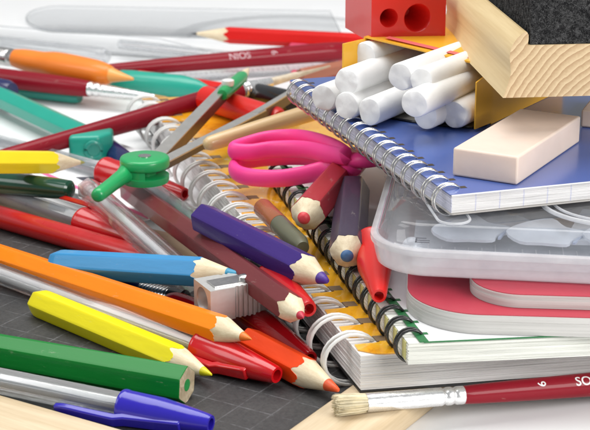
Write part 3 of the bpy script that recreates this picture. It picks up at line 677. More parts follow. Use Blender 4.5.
# 3/4 crimson notebooks
def softbook(loc, yaw, w_, d_, hgt, label, rad=.9, nn=3):
    nb = empty('exercise_book', loc, math.radians(yaw), label, 'exercise book', 'crimson exercise books')
    m = MB(); hh = hgt/nn; rg = random.Random(4)
    for i in range(nn):
        j = rg.uniform(-.012, .012)
        m.prism(rrect(j, w_+j, j, d_+j, rad), i*hh+.001, (i+1)*hh-.001)
    m.build('pages', M['paperg'], nb, True, sharp=30)
    MB().prism(rrect(.01, w_, .01, d_, rad), hgt, hgt+.018).build('front_cover', M['ccover_p'], nb)
    return nb
softbook((2.22, 29.80, 1.856), -4.5, 14, 10, .40, 'lower of the two crimson exercise books with rounded corners under the plastic box', rad=1.5)
softbook((3.55, 30.12, 2.28), -5, 12, 9, .27, 'upper of the two crimson exercise books, directly beneath the plastic box', rad=1.0)

# ------------------------------------------------------------------ plastic box
bx0 = Vector((1.48, 31.0, 2.58))
pb = empty('plastic_box', bx0, math.radians(-8), 'clear frosted plastic box holding drawing tools, between exercise books and blue notebook', 'plastic box')
def shell(loops, th, name, m, parent, bottom=False, top=False):
    """loops: list of (inset, z) going up the outside; wall of thickness th"""
    V = []; Fc = []; N = None
    W_, D_, R_ = 13.0, 8.5, 1.25
    rows = []
    seq = [(i, z) for i, z in loops]+[(i+th, z-(th if (top and k == 0) else 0)) for k, (i, z) in enumerate(reversed(loops))]
    for (ins, z) in seq:
        P = rrect(ins, W_-ins, ins, D_-ins, max(.15, R_-ins), 28); N = len(P)
        rows.append(len(V)); V += [(x, y, z) for x, y in P]
    L_ = len(seq)
    for i in range(L_-1):
        for k in range(N):
            k2 = (k+1) % N; Fc.append((rows[i]+k, rows[i]+k2, rows[i+1]+k2, rows[i+1]+k))
    if top:
        a = len(loops)-1; Fc.append(tuple(rows[a]+k for k in range(N))); Fc.append(tuple(rows[a+1]+k for k in range(N))[::-1])
        # remove connecting ring not needed
    i = L_-1
    for k in range(N):
        k2 = (k+1) % N; Fc.append((rows[i]+k, rows[i]+k2, rows[0]+k2, rows[0]+k))
    if bottom:
        pass
    return mk(name, V, Fc, m, parent, True, sharp=40)
shell([(.22, 0), (.10, .05), (.06, .20), (.0, .48), (-.04, .50), (-.05, .56), (-.04, .62), (.05, .64)], .07, 'rim', M['frost'], pb)
MB().prism(rrect(.24, 12.7, .24, 8.2, 1.0), .02, .08).build('base', M['frost'], pb)
def lidshell():
    W_, D_, R_ = 13.0, 8.5, 1.25; V = []; Fc = []
    outer = [(.08, .645), (.16, .70), (.24, .98), (.28, 1.06), (.36, 1.10)]
    inner = [(.44, 1.03), (.35, .98), (.24, .70), (.16, .645)]
    rows = []
    for (ins, z) in outer+inner:
        P = rrect(ins, W_-ins, ins, D_-ins, max(.15, R_-ins), 28); N = len(P); rows.append(len(V)); V += [(x, y, z) for x, y in P]
    for i in list(range(len(outer)-1))+list(range(len(outer), len(rows)-1)):
        for k in range(N):
            k2 = (k+1) % N; Fc.append((rows[i]+k, rows[i]+k2, rows[i+1]+k2, rows[i+1]+k))
    Fc.append(tuple(rows[len(outer)-1]+k for k in range(N))); Fc.append(tuple(rows[len(outer)]+k for k in range(N))[::-1])
    for k in range(N):
        k2 = (k+1) % N; Fc.append((rows[-1]+k, rows[-1]+k2, rows[0]+k2, rows[0]+k))
    return mk('lid', V, Fc, M['clearlid'], pb, True, sharp=40)
lid = lidshell()
m = MB(); m.tube([(3.0+1.6*math.cos(2*PI*k/48)+2.1, 2.3+1.6*math.sin(2*PI*k/48), 1.12) for k in range(48)], .05, 8, True)
m.build('lid_ridge', M['milk'], lid, True)
m = MB()
def stadium(c0, c1, r, n=10):
    c0 = Vector(c0); c1 = Vector(c1); u = (c1-c0).normalized(); v = Vector((-u.y, u.x)); P = []
    for k in range(n+1): a = PI*k/n; P.append(c1+v*r*math.cos(a)*-1+u*r*math.sin(a))
    for k in range(n+1): a = PI*k/n; P.append(c0+v*r*math.cos(a)-u*r*math.sin(a))
    return [(p.x, p.y) for p in P]
m.tube([(x, y, 1.115) for x, y in stadium((1.72, .70), (1.05, 3.2), .34)], .028, 8, True)
m.build('lid_ridge', M['milk'], lid, True)
m = MB(); m.prism(stadium((1.72, .70), (1.05, 3.2), .33), 1.105, 1.118); m.build('finger_recess', M['clearlid'], lid, True)
m = MB(); m.tube([(5.1+1.35*math.cos(2*PI*k/48), 2.3+1.35*math.sin(2*PI*k/48), 1.12) for k in range(48)], .03, 8, True); m.build('lid_ridge', M['milk'], lid, True)
# contents (each its own thing, resting on the base)
def inbox(name, loc, yaw, label, cat): 
    mw = Matrix.Rotation(math.radians(-8), 3, 'Z'); q = bx0+mw @ Vector(loc)
    return empty(name, q, math.radians(yaw-8), label, cat)
M['tool'] = thin('whitish acrylic tool', diff=.45, dcol=(.84, .87, .92), rough=.2); M['toolblue'] = thin('bluish acrylic tool', diff=.75, dcol=(.50, .56, .68), rough=.2)
t = inbox('set_square', (1.5, .9, .62), 8, 'pale translucent set square inside the plastic box, left', 'set square')
MB().prism([(0, 0), (2.3, .3), (.9, 2.6)], 0, .1).build('sheet', M['tool'], t)
t = inbox('set_square', (4.0, .8, .62), 4, 'pale translucent set square inside the plastic box, right', 'set square')
MB().prism([(0, 0), (2.4, .1), (2.0, 1.6), (.6, 2.2)], 0, .1).build('sheet', M['tool'], t)
t = inbox('drawing_ruler', (.9, .5, .1), 2, 'flat translucent ruler lying on the floor of the plastic box', 'ruler')
MB().box(0, 9, 0, 2.2, 0, .3).build('sheet', M['tool'], t)
m = MB()
for k in range(30): m.box(.3+k*.28, .33+k*.28, .1, .45 if k % 5 else .7, .302, .306)
m.build('scale_marks', M['greymark'], t)
for k, (x_, y_, yw_) in enumerate([(1.6, .55, 14), (3.1, .6, 6), (4.7, .65, 10)]):
    t = inbox('drawing_stencil', (x_, y_, .64), yw_, ['pale stencil leaf nearest the left inside the plastic box', 'pale stencil leaf in the middle inside the plastic box', 'pale stencil leaf nearest the right inside the plastic box'][k], 'stencil')
    t.rotation_euler.x = math.radians(14)
    MB().prism([tuple(v)[:2] for v in spline([(0, .05, 0), (.45, 0, 0), (.95, -.05, 0), (1.10, .15, 0), (1.42, .42, 0), (1.0, .62, 0), (.75, .95, 0), (.2, .8, 0), (-.25, .45, 0)], 3, True)], 0, .07).build('leaf', M['tool'], t)
    MB().prism([(1.08, .05), (1.14, .04), (1.42, .45), (1.36, .47)], 0, .05).build('leaf_edge', M['toolblue'], t)
t = inbox('price_tag', (.95, .42, .66), 0, 'small printed curl of dark marks near the front left of the plastic box', 'tag')
mm_ = MB()
for yy_ in (0, .12, .26): mm_.box(0, .30-.08*(yy_ > .2), yy_, yy_+.035, 0, .01)
mm_.box(0, .035, 0, .29, 0, .01); mm_.build('dark_marks', M['mark'], t)
t = inbox('ball', (.85, 1.1, .10), 0, 'small pale ball inside the left corner of the plastic box', 'ball')
MB().lathe([(.22*math.sin(PI*k/14)+.0005, .22-.22*math.cos(PI*k/14)) for k in range(15)], 28).build('ball_body', M['milk'], t, True)
t = inbox('folded_leaflet', (2.3, 3.2, .35), 20, 'crumpled clear film folded inside the plastic box', 'film')
m = MB(); g = 12; V = []; Fc = []
rg = random.Random(11)
for i in range(g):
    for j in range(g): V.append((i*.45-1.6, j*.35-1.2, .25+.18*rg.random()))
for i in range(g-1):
    for j in range(g-1): Fc.append((i*g+j, (i+1)*g+j, (i+1)*g+j+1, i*g+j+1))
m.add(V, Fc).build('film_sheet', M['clearlid'], t, False)

# ------------------------------------------------------------------ blue notebook on top
p = at(451, 215, 3.75)
nb = empty('spiral_notebook', (p.x, p.y, 3.75), math.radians(18), 'blue covered spiral notebook with silver wire rings, lying on the plastic box', 'notebook', 'spiral notebooks in the stack')
MB().prism(rrect(-.02, 12, -.03, 10.9, .08), 0, .03).build('back_cover', mat('grey board', (.45, .43, .40), rough=.6), nb)
jitter_pages(11.9, 10.8, .034, .42, 12, .010, rng).build('pages', M['paperl'], nb)
MB().prism(rrect(-.03, 12, -.05, 10.9, .10), .425, .443).build('front_cover', M['ccover_b'], nb)
MB().prism([(-.025, -.062), (12, -.062), (12, -.046), (-.025, -.046)], .42, .447).build('cover_edge', mat('white cut card edge', (.75, .75, .74), rough=.6), nb)
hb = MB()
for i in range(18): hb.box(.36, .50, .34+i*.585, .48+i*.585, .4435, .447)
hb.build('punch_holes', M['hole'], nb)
# spine page side: white strip slightly proud, as in a coil pad
binding(nb, 18, .42, .585, .34, .33, .11, .21, .025, M['wire'], pair=.12, a0=40, a1=318)

# ------------------------------------------------------------------ eraser(s)
def eraser(loc, yaw, w_, d_, h_, m, label):
    t = empty('eraser', loc, math.radians(yaw), label, 'eraser')
    o = MB().box(-w_, 0, 0, d_, 0, h_).build('rubber_block', m, t, True, sharp=40); bev(o, .045, 3); return t
e0 = at(517, 183, 4.25)
eraser((e0.x, e0.y, 4.20), -29, 1.48, 3.9, .62, M['eraser'], 'pale pinkish white rectangular eraser lying alone on the blue notebook')
eraser((7.75, 36.6, 4.20), -20, 1.0, 2.2, .42, M['eraser'], 'pale eraser just visible at the right edge under the board duster')

# ------------------------------------------------------------------ chalk box and chalk
YC = math.radians(57)                    # chalk direction (pointing back into the box)
Rp = Vector((4.68, 37.24, 4.2))
cb = empty('chalk_box', (Rp.x, Rp.y, 4.2), YC-PI/2, 'open orange yellow carton box of white chalk standing on the blue notebook', 'carton box')
# local: +y into the box, x negative to the left
W, D, HB = 3.5, 4.2, 1.48
m = MB(); m.box(-W, 0, .02, D, 0, .04); m.box(-W, 0, D-.04, D, .04, HB); m.build('carton', M['boxin'], cb)
m = MB(); m.box(0, .04, 0, D, 0, HB+.02); m.box(-W-.04, -W, 0, D, 0, HB+.25); m.build('side_wall', M['boxy'], cb)
V = [(-W, 0, HB+.22), (0, 0, HB-.12), (0, D, HB-.02), (-W, D, HB+.1), (-W, 0, HB+.26), (0, 0, HB-.08), (0, D, HB+.02), (-W, D, HB+.14)]
tp = MB().add(V, [(0, 3, 2, 1), (4, 5, 6, 7), (0, 1, 5, 4), (1, 2, 6, 5), (2, 3, 7, 6), (3, 0, 4, 7)]).build('top_panel', M['boxy'], cb)
V = [(-W*.86, .12, HB+.262), (0, .25, HB-.066), (0, .48, HB-.066+.005), (-W*.86, .36, HB+.26)]
MB().add(V, [(0, 1, 2, 3)]).build('printed_stripe', M['pinkprint'], tp)
MB().add([(-1.25, .75, HB+.035), (-.7, .72, HB-.01), (-.9, 1.3, HB+.03)], [(0, 1, 2)]).build('printed_mark', M['mark'], tp)
# bottom flap with rounded front, side flaps
pts = []
for k in range(13):
    a = PI*k/12; pts.append((-W/2-(W/2)*math.cos(a), -.15-.75*math.sin(a)**.6))
m = MB(); m.prism([(-W, .02)]+pts+[(0, .02)], .0, .035); m.build('bottom_flap', M['boxin'], cb)
m = MB(); m.tube([(x, y, .03) for x, y in pts], .03, 6); m.build('flap_edge', M['pblack'], cb, True)
V = [(0, 0, .04), (0, 0, HB-.15), (-.02, -.80, HB-.30), (-.02, -.80, .05), (.04, 0, .04), (.04, 0, HB-.15), (.02, -.82, HB-.30), (.02, -.82, .05)]
MB().add(V, [(0, 1, 2, 3), (4, 7, 6, 5), (1, 5, 6, 2), (3, 2, 6, 7), (0, 3, 7, 4), (0, 4, 5, 1)]).build('side_flap', M['boxy'], cb)
V = [(-W-.04, 0, .04), (-W-.04, 0, HB+.2), (-W-.30, -.6, HB+.15), (-W-.3, -.6, .45), (-W, 0, .04), (-W, 0, HB+.2), (-W-.26, -.6, HB+.15), (-W-.26, -.6, .45)]
MB().add(V, [(0, 3, 2, 1), (4, 5, 6, 7), (1, 2, 6, 5), (3, 7, 6, 2), (0, 4, 7, 3), (0, 1, 5, 4)]).build('side_flap', M['boxy'], cb)
chalks = [(323, 98, 4.58, 'leftmost chalk stick of the bottom layer'), (346, 106, 4.58, 'chalk stick second from the left in the bottom layer'), (369, 112, 4.58, 'chalk stick third from the left in the bottom layer'),
 (425, 116, 4.58, 'chalk stick lying directly beneath the frontmost one'), (454, 115, 4.58, 'chalk stick lowest at the right, beside the carton side flap'),
 (346, 82, 5.14, 'long chalk stick leftmost of the second layer'), (414, 104, 5.14, 'frontmost chalk stick of the second layer at the right'),
 (400, 77, 5.50, 'chalk stick in the middle of the upper layer'), (421, 81, 5.48, 'chalk stick right of the middle in the upper layer'), (364, 56, 5.50, 'topmost chalk stick at the back left under the red sharpener')]
for i, (x, y, hh, lb) in enumerate(chalks):
    A = at(x, y, hh); rr = .335 if i not in (8,) else .30
    yw = YC+math.radians([-1, 0, 0, 1, 1, 0, 3, 0, 0, -1][i]); d = Vector((math.cos(yw), math.sin(yw), [0, 0, 0, 0, 0, 0, -.01, -.01, -.01, -.01][i])).normalized()
    rc = random.Random(i*13+1); pc = [rc.uniform(0, 6.28) for _ in range(6)]
    mb_ = MB().lathe([(rr*.3, 0), (rr*.6, 0), (rr*.86, .004), (rr*.94, .012), (rr*.985, .045), (rr, .10), (rr*1.0, .5), (rr, 1.5), (rr, 3), (rr*1.0, 4.9), (rr*.9, 5.0)], 48)
    nv = []
    for (x_, y_, z_) in mb_.V:
        a_ = math.atan2(y_, x_); q_ = math.hypot(x_, y_)/rr
        k_ = 1+.010*math.sin(2*a_+pc[0])+.006*math.sin(5*a_+pc[1]+z_*1.3)
        chip = max(0, math.cos(a_-pc[2])-.86)*.9+max(0, math.cos(a_-pc[3])-.95)*1.5
        z2 = z_+(chip*.35*q_ if z_ < .06 and q_ > .8 else 0)+(.03*q_*math.cos(a_-pc[4])+.012*math.sin(4*a_+pc[5])*q_ if z_ < .2 else 0)
        nv.append((x_*k_*(1-chip*.25*(z_ < .03)), y_*k_*(1-chip*.25*(z_ < .03)), z2))
    mb_.V = nv
    o = mb_.build('chalk_stick', M['chalk'], None, True, sharp=42)
    o.location = A*S; o.rotation_euler = frame(A, A+d).to_euler()
    tag(o, 'white '+lb+' in the open carton', 'chalk', 'white chalk sticks in the carton')

# ------------------------------------------------------------------ red double sharpener
s0 = Vector((1.93, 38.35, 5.78))
s0 = at(371, 43, 5.78)
rs = empty('double_sharpener', s0, math.radians(17), 'red plastic pencil sharpener with two round holes, on top of the chalk box', 'sharpener')
Wd, Dp, Ht = 1.98, 2.0, 1.12
# front face with two holes built through bmesh boolean-free: grid of ring faces
def holed_face(holes, W_, H_, n=32):
    """flat plate in xz at y=0 with holes; returns V,F using triangle fill"""
    bm = bmesh.new()
    def loop(P): 
        vs = [bm.verts.new((x, 0, z)) for x, z in P]
        return [bm.edges.new((vs[i], vs[(i+1) % len(vs)])) for i in range(len(vs))]
    E_ = loop([(0, 0), (W_, 0), (W_, H_), (0, H_)])
    for (cx, cz, r) in holes: E_ += loop([(cx+r*math.cos(2*PI*k/n), cz+r*math.sin(2*PI*k/n)) for k in range(n)])
    bmesh.ops.triangle_fill(bm, use_beauty=True, edges=E_)
    bm.verts.index_update(); V = [tuple(v.co) for v in bm.verts]; Fc = [tuple(v.index for v in f.verts) for f in bm.faces]; bm.free(); return V, Fc
holes = [(.46, .60, .24), (1.22, .56, .36)]
V, Fc = holed_face(holes, Wd, Ht)
m = MB(); m.add(V, Fc)
m.add([(0,0,0),(Wd,0,0),(Wd,0,Ht),(0,0,Ht),(.0,Dp,0),(Wd,Dp,0),(Wd,Dp,Ht),(.0,Dp,Ht)], [(0,4,5,1),(3,2,6,7),(0,3,7,4),(1,5,6,2),(4,7,6,5)])
for (cx, cz, r) in holes:
    n = 32; V = []; Fc = []
    for (q, y) in ((1, 0), (.93, .03), (.35, .95)):
        V += [(cx+r*q*math.cos(2*PI*k/n), y, cz+r*q*math.sin(2*PI*k/n)) for k in range(n)]
    for i in range(2):
        for k in range(n): Fc.append((i*n+k, i*n+(k+1) % n, (i+1)*n+(k+1) % n, (i+1)*n+k))
    Fc.append(tuple(2*n+k for k in range(n)))
    m.add(V, Fc)
m.build('body', M['pred2'], rs, True, sharp=30)
for (x0, x1) in ((.25, .72), (.95, 1.6)):
    b = MB().add([(x0, .12, Ht+.005), (x1, .02, Ht+.005), (x1, 1.1, Ht+.005), (x0, 1.1, Ht+.005), (x0, .12, Ht+.035), (x1, .02, Ht+.035), (x1, 1.1, Ht+.035), (x0, 1.1, Ht+.035)],
        [(0,3,2,1),(4,5,6,7),(0,1,5,4),(1,2,6,5),(2,3,7,6),(3,0,4,7)]).build('blade', M['steel'], rs)
    MB().lathe([(.11, Ht+.035), (.11, Ht+.07), (.08, Ht+.09)], 20, None, False, True, cx=(x0+x1)/2, cy=.6).build('screw', M['steel'], b, True, sharp=40)

# ------------------------------------------------------------------ board duster (wood + felt)
w0 = at(503, 98, 5.62)
wd = empty('board_duster', w0, math.radians(6), 'wooden blackboard duster with ringed end grain and dark felt pad', 'board duster')
prof = [(0,0),(.06,.18),(.11,.34),(.145,.48),(.16,.60),(.15,.72),(.13,.84),(.115,.95),(.125,1.06),(.15,1.17),(.20,1.28),(.28,1.39),(.37,1.48),(.44,1.53),(.50,1.52),(.535,1.46),(.54,1.36),(.53,1.26),(.52,1.22)]
k = .95
prof = [(x*k, z*k) for x, z in prof]
prof += [(3.9, 1.22*k), (3.9, 0)]
Lw = 7.2
n = len(prof)
V = [(x, 0, z) for x, z in prof]+[(x, Lw, z) for x, z in prof]
Fc = [tuple(range(n))[::-1][::-1], tuple(range(n, 2*n))[::-1]]+[(k_, n+k_, n+(k_+1) % n, (k_+1) % n) for k_ in range(n)]
wm = wood('ringed pine', (.68, .52, .31), (.42, .26, .13), scale=150, rings=True, center=(-2.9*S, 0, 1.1*S), stretch=(1, .03, 1), dist=5.0, bump=.12, rough=.6)
# shape the ramp like early/late wood
ws = wood('pale pine side', (.80, .64, .37), (.62, .45, .22), scale=120, stretch=(1, .035, 1), rough=.55, bump=.1)
o = mk('wood_block', V, Fc, [wm, ws], wd, True, sharp=40, matidx=[0, 0]+[1]*n)
fm = bpy.data.materials.new('dark felt'); fm.use_nodes = True; nt = fm.node_tree; p_ = nt.nodes['Principled BSDF']; p_.inputs['Roughness'].default_value = .95; p_.inputs['Specular IOR Level'].default_value = .1
tc = nd(nt, 'ShaderNodeTexCoord'); nn = nd(nt, 'ShaderNodeTexNoise', Scale=700.0, Detail=4.0, Roughness=.8); nt.links.new(tc.outputs['Object'], nn.inputs['Vector'])
cr = nd(nt, 'ShaderNodeValToRGB'); cr.color_ramp.elements[0].position = .45; cr.color_ramp.elements[0].color = (.008, .008, .009, 1); cr.color_ramp.elements[1].position = .8; cr.color_ramp.elements[1].color = (.16, .16, .16, 1)
nt.links.new(nn.outputs[0], cr.inputs[0]); nt.links.new(cr.outputs[0], p_.inputs['Base Color'])
m = MB(); m.box(.56, 3.8, .04, Lw-.1, 1.16, 2.6)
rg = random.Random(21)
for i in range(30000):
    if rg.random() < .6: x, y, z = rg.uniform(.56, 3.4), .04, rg.uniform(1.17, 2.6); nrm = Vector((0, -1, 0))
    elif rg.random() < .6: x, y, z = .56, rg.uniform(0, 4), rg.uniform(1.2, 2.6); nrm = Vector((-1, 0, 0))
    else: x, y, z = rg.uniform(.56, 3.4), rg.uniform(0, 2), 2.6; nrm = Vector((0, 0, 1))
    p0 = Vector((x, y, z)); d = (nrm*rg.uniform(.1, .8)+Vector((rg.gauss(0, 1), rg.gauss(0, .6), rg.gauss(0, 1)))).normalized()*rg.uniform(.03, .10)
    if (p0+d).z < 1.17 and y < .1: d.z = abs(d.z)
    sd = d.cross(nrm).normalized()*.0022 if d.cross(nrm).length > 1e-4 else Vector((.004, 0, 0))
    m.add([p0-sd, p0+sd, p0+d], [(0, 1, 2)])
fp = m.build('felt_pad', [fm, mat('grey wool fibre', (.20, .20, .20), rough=.9), mat('dark wool fibre', (.03, .03, .03), rough=.95)], wd)
fp.data.polygons.foreach_set('material_index', [0]*6+[(1 if rg.random() < .16 else 2) for _ in range(len(fp.data.polygons)-6)])

# ------------------------------------------------------------------ metal wedge sharpener
q0 = at(211, 323, 1.04)
ms = empty('metal_sharpener', q0, math.radians(27), 'small grey metal pencil sharpener with a ribbed waist, resting on the orange pencil', 'sharpener')
ms.scale = (1.22, 1.05, 1.04)
Lm, Wm, Hm = 1.62, .86, .70
hole = (Wm*.5, Hm*.52, .285)
bm = bmesh.new()
def lp(P):
    vs = [bm.verts.new(v) for v in P]; return [bm.edges.new((vs[i], vs[(i+1) % len(vs)])) for i in range(len(vs))]
E_ = lp([(0, 0, 0), (0, Wm, 0), (0, Wm, Hm), (0, 0, Hm)])
E_ += lp([(0, hole[0]+hole[2]*math.cos(2*PI*k/32), hole[1]+hole[2]*math.sin(2*PI*k/32)) for k in range(32)])
bmesh.ops.triangle_fill(bm, use_beauty=True, edges=E_); bm.verts.index_update()
V = [tuple(v.co) for v in bm.verts]; Fc = [tuple(v.index for v in f.verts) for f in bm.faces]; bm.free()
m = MB(); m.add(V, Fc)
V = []; Fc = []
for (q, x) in ((1, 0), (.95, .03), (.4, 1.2)):
    V += [(x, hole[0]+hole[2]*q*math.cos(2*PI*k/32), hole[1]+hole[2]*q*math.sin(2*PI*k/32)) for k in range(32)]
for i in range(2):
    for k in range(32): Fc.append((i*32+k, i*32+(k+1) % 32, (i+1)*32+(k+1) % 32, (i+1)*32+k))
Fc.append(tuple(64+k for k in range(32))); m.add(V, Fc)
# body stations along x : (x, y inset, top z)
st = [(0, 0, Hm), (.48, 0, Hm)]
xx = .52
while xx < .92:
    st += [(xx, .06, Hm), (xx+.035, .06, Hm), (xx+.045, .015, Hm), (xx+.085, .015, Hm)]; xx += .095
st += [(.97, .10, Hm), (1.0, .03, Hm), (1.42, .20, Hm*.92), (1.48, .26, Hm*.88)]
V = []; Fc = []
for (x, ins, z) in st: V += [(x, ins, 0+(.05 if x > 1.1 else 0)), (x, Wm-ins, 0+(.05 if x > 1.1 else 0)), (x, Wm-ins, z), (x, ins, z)]
for i in range(len(st)-1):
    for k in range(4): Fc.append((i*4+k, (i+1)*4+k, (i+1)*4+(k+1) % 4, i*4+(k+1) % 4))
Fc.append(tuple(4*(len(st)-1)+k for k in range(4))); m.add(V, Fc)
m.build('body', M['alu'], ms, True, sharp=20)
b = MB().box(.14, 1.05, .14, .56, Hm+.004, Hm+.035).build('blade', M['steel'], ms)
MB().lathe([(.12, Hm+.035), (.12, Hm+.08), (.07, Hm+.11)], 20, None, False, True, cx=.8, cy=.34).build('screw', M['steel'], b, True, sharp=40)

# ------------------------------------------------------------------ pink scissors
def P3(l): return [at(x, y, hh) for x, y, hh in l]
scx = empty('scissors', at(300, 170, 2.2), 0, 'scissors with hot pink plastic finger loops, beside the blue notebook rings', 'scissors')
o_ = at(300, 170, 2.2)
def rel(P): return [p-o_ for p in P]
L1 = rel(P3([(234, 168, 2.05), (242, 162, 2.1), (264, 158, 2.2), (298, 156.5, 2.35), (328, 158, 2.6), (350, 161, 2.85), (352, 167, 2.75), (332, 168.5, 2.5), (306, 174.5, 2.3), (279, 178.5, 2.15), (253, 177.5, 2.08), (239, 174, 2.05)]))
pp = spline(L1, 7, True)
m = MB(); m.tube(pp, [.155+.07*max(0, min(1, (p.x-.2)/1.2)) for p in pp], 20, True, ry=[.235+.03*max(0, min(1, (p.x)/1.2)) for p in pp]); m.build('handle_loop', M['ppink'], scx, True)
L2 = rel(P3([(233, 150.5, 2.5), (246, 145, 2.55), (270, 139, 2.65), (300, 138, 2.8), (328, 145, 3.0), (346, 155, 3.1), (334, 155, 2.95), (304, 149.5, 2.75), (274, 149.5, 2.6), (250, 152.5, 2.5)]))
pp = spline(L2, 7, True); m = MB(); m.tube(pp, .15, 20, True, ry=.235); m.build('handle_loop', M['ppink'], scx, True)
m = MB(); m.tube(spline(rel(P3([(338, 159, 2.82), (347, 159.5, 2.9), (357, 160, 2.95), (368, 160, 3.0), (390, 156, 3.0)])), 6), [.12, .16, .19, .21, .22, .24]+[.25]*19, 20, ry=.20); m.build('shank', M['ppink'], scx, True)

# ------------------------------------------------------------------ compass
hb_ = at(145, 171, 2.0)
co = empty('drawing_compass', hb_, 0, 'drawing compass with a bright green hub and grip and two flat metal legs', 'compass')
def crel(x, y, hh): return at(x, y, hh)-hb_
m = MB(); m.lathe([(.58, .10), (.64, .13), (.66, .18), (.66, .34), (.63, .39), (.56, .41)], 40); m.lathe([(.50, -.30), (.62, -.28), (.64, -.2), (.64, -.10), (.55, -.07)], 40)
m.lathe([(.30, -.2), (.30, .2)], 24)
m.prism([(.60*math.cos(a), .60*math.sin(a)) for a in [math.radians(100+175*k/16) for k in range(17)]], -.12, .16)
m.build('hub', M['pgreen'], co, True, sharp=50)
MB().lathe([(.17, .41), (.17, .43), (.11, .435)], 24).build('rivet', M['steel'], co, True, sharp=40)
m = MB(); a = crel(97, 196, 1.93); b = Vector((-.45, -.25, .02)); 
m.tube([a-(b-a).normalized()*.04, a, a+(b-a)*.06, a+(b-a)*.5, a+(b-a)*.85, b, b+Vector((.25, .1, 0))], [.10, .165, .185, .19, .21, .30, .34], 24); m.build('grip', M['pgreen'], co, True, sharp=60)
def leg(A, B, w_, name, m1, dz=-.30):
    d = (B-A).normalized(); side = d.cross(Vector((0, 0, 1))).normalized(); up = side.cross(d)
    mm = MB()
    for (u0, u1, v0, v1) in ((-w_, w_, .05, .09), (-w_, -w_+.04, -.17, .05)):
        V = [A+side*u0+up*v0, A+side*u1+up*v0, B+side*u1*.8+up*v0, B+side*u0*.8+up*v0, A+side*u0+up*v1, A+side*u1+up*v1, B+side*u1*.8+up*v1, B+side*u0*.8+up*v1]
        mm.add(V, [(0,3,2,1),(4,5,6,7),(0,1,5,4),(1,2,6,5),(2,3,7,6),(3,0,4,7)])
    o = mm.build(name, m1, co); m2 = MB()
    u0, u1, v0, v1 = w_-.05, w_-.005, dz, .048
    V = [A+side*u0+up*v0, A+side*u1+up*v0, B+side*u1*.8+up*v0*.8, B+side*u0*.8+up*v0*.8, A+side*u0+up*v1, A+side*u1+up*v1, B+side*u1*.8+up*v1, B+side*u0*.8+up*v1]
    m2.add(V, [(0,3,2,1),(4,5,6,7),(0,1,5,4),(1,2,6,5),(2,3,7,6),(3,0,4,7)]).build('channel_side', M['shademetal'], o)  # same metal as the leg, darkened to paint in its shaded side
    return o
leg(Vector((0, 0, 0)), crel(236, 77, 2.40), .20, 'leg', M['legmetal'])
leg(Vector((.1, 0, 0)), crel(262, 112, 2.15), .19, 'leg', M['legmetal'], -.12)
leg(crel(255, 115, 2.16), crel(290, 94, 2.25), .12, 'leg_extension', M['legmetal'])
m = MB(); a, b = crel(222, 95, 2.36), crel(243, 76, 2.42); m.tube([a, a+(b-a)*.1, a+(b-a)*.9, b], [.16, .21, .21, .16], 20); m.build('lead_clamp', M['pgreen'], co, True, sharp=50)
c_ = crel(249, 68, 2.42); m = MB(); m.tube([b-(b-a)*.1, b+(c_-b)*.3, c_], [.15, .13, .015], 16); m.build('pencil_point', M['wood'], co, True)
m = MB(); a = crel(228, 84, 2.58); m.lathe([(.17, -.05), (.19, 0), (.19, .12), (.13, .15)], 20, cx=a.x, cy=a.y); o = m.build('clamp_screw', M['pwhite'], co, True, sharp=50); o.location.z = a.z*S

# ------------------------------------------------------------------ clear rulers and tools in the back
def sheet(poly_px, hh, th, label, cat, name, marks=None, m_=None):
    P = [at(x, y, hh) for x, y in poly_px]; c = P[0]
    t = empty(name, (c.x, c.y, hh), 0, label, cat)
    o = MB().prism([(p.x-c.x, p.y-c.y) for p in P][::-1] if False else [(p.x-c.x, p.y-c.y) for p in P], 0, th).build('sheet', m_ or M['clearsheet'], t); bev(o, .03, 2)
    mo = MB(); N_ = len(P)
    mo.tube([(p.x-c.x, p.y-c.y, th) for p in P], .028, 6, True); mo.build('bevelled_edge', M['edgegrey'], o, True)
    if marks:
        a, b, nmk, ln = marks; a = at(*a, hh)-c; b = at(*b, hh)-c; a.z = b.z = 0; d = (b-a); u = d.normalized(); v = Vector((-u.y, u.x, 0)); m = MB()
        for k in range(nmk):
            q = a+d*k/(nmk-1); l = ln*(1.7 if k % 5 == 0 else 1); w_ = .02
            m.add([q-u*w_+Vector((0,0,th+.004)), q+u*w_+Vector((0,0,th+.004)), q+u*w_+v*l+Vector((0,0,th+.004)), q-u*w_+v*l+Vector((0,0,th+.004))], [(0, 1, 2, 3)])
        m.build('scale_marks', M['greymark'], t)
    return t
el = [(60+34*math.cos(a), 21+12*math.sin(a)) for a in [math.radians(90+180*k/12) for k in range(13)]]
sheet([(60, 33)]+el[1:-1]+[(60, 9), (330, 14), (345, 44)][0:3], .02, .14, 'clear plastic ruler with a rounded end lying at the very back left', 'ruler', 'clear_ruler', marks=((60, 30), (300, 39), 46, .35))
sheet([(-40, 44), (-40, 26), (160, 42), (215, 56), (190, 62)], .25, .14, 'clear plastic ruler lying across the left back behind the orange brush', 'ruler', 'clear_ruler', marks=((-20, 42), (180, 59), 40, .35))
sheet([(150, 66), (330, 56), (345, 72), (160, 84)], .10, .12, 'clear plastic ruler behind the long lettered brush and teal marker', 'ruler', 'clear_ruler', marks=((160, 80), (330, 69), 34, .3))
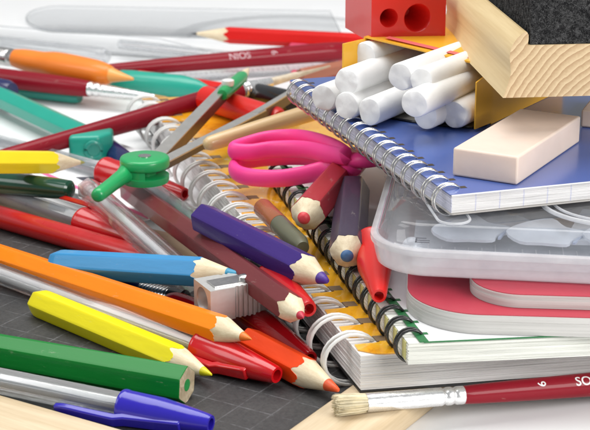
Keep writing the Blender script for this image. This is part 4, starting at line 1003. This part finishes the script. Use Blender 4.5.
# clear tube catching the light at the left
A, B = at(-60, 38, .75), at(108, 57, .7)
t = empty('clear_tube', A, frame(A, B), 'shiny clear plastic tube with a highlight lying behind the orange brush', 'tube')
Ln = (B-A).length
MB().lathe([(.22, 0), (.34, 0), (.36, .05), (.36, Ln-.4), (.28, Ln-.05), (.22, Ln), (.22, 0)], 32, None, False, False).build('tube_wall', M['clear'], t, True, sharp=40)
# protractor
c = at(288, 44, .1); t = empty('protractor', (c.x, c.y, .25), math.radians(-6), 'clear plastic protractor outline lying behind the red pencil at the top', 'protractor')
P = [(5.0*math.cos(PI*k/36), 5.0*math.sin(PI*k/36)+.0) for k in range(37)]+[(4.2*math.cos(PI*(36-k)/36), 4.2*math.sin(PI*(36-k)/36)+.8*0) for k in range(37)]
MB().prism(P, 0, .12).build('arc', M['clearsheet'], t); MB().box(-4.25, 4.25, 0, .7, 0, .115).build('base_bar', M['clearsheet'], t)
m = MB()
for k in range(1, 60):
    a = PI*k/60; r0 = 4.95; r1 = 4.7 if k % 5 else 4.5; da = .003
    m.add([(r0*math.cos(a-da), r0*math.sin(a-da), .124), (r0*math.cos(a+da), r0*math.sin(a+da), .124), (r1*math.cos(a+da), r1*math.sin(a+da), .124), (r1*math.cos(a-da), r1*math.sin(a-da), .124)], [(0, 1, 2, 3)])
m.build('scale_marks', M['greymark'], t)

# more clear barrels catching the light in the left background
for k, (a_, b_, r_, lb_) in enumerate([((-60, 50, .7), (92, 63, .65), .22, 'thin clear barrel just above the orange rubber brush handle'), ((120, 44, .6), (262, 60, .6), .2, 'thin clear barrel above the middle of the long lettered brush')]):
    A, B = at(*a_), at(*b_); t = empty('clear_tube', A, frame(A, B), lb_, 'tube'); Ln = (B-A).length
    MB().lathe([(r_*.6, 0), (r_*.95, 0), (r_, .05), (r_, Ln-.3), (r_*.7, Ln), (r_*.5, Ln), (r_*.5, 0)], 32, None, False, False).build('tube_wall', M['clear'], t, True, sharp=40)
    MB().lathe([(r_*.2, .1), (r_*.22, Ln-.3)], 16).build('refill', M['ink_white'], t, True)
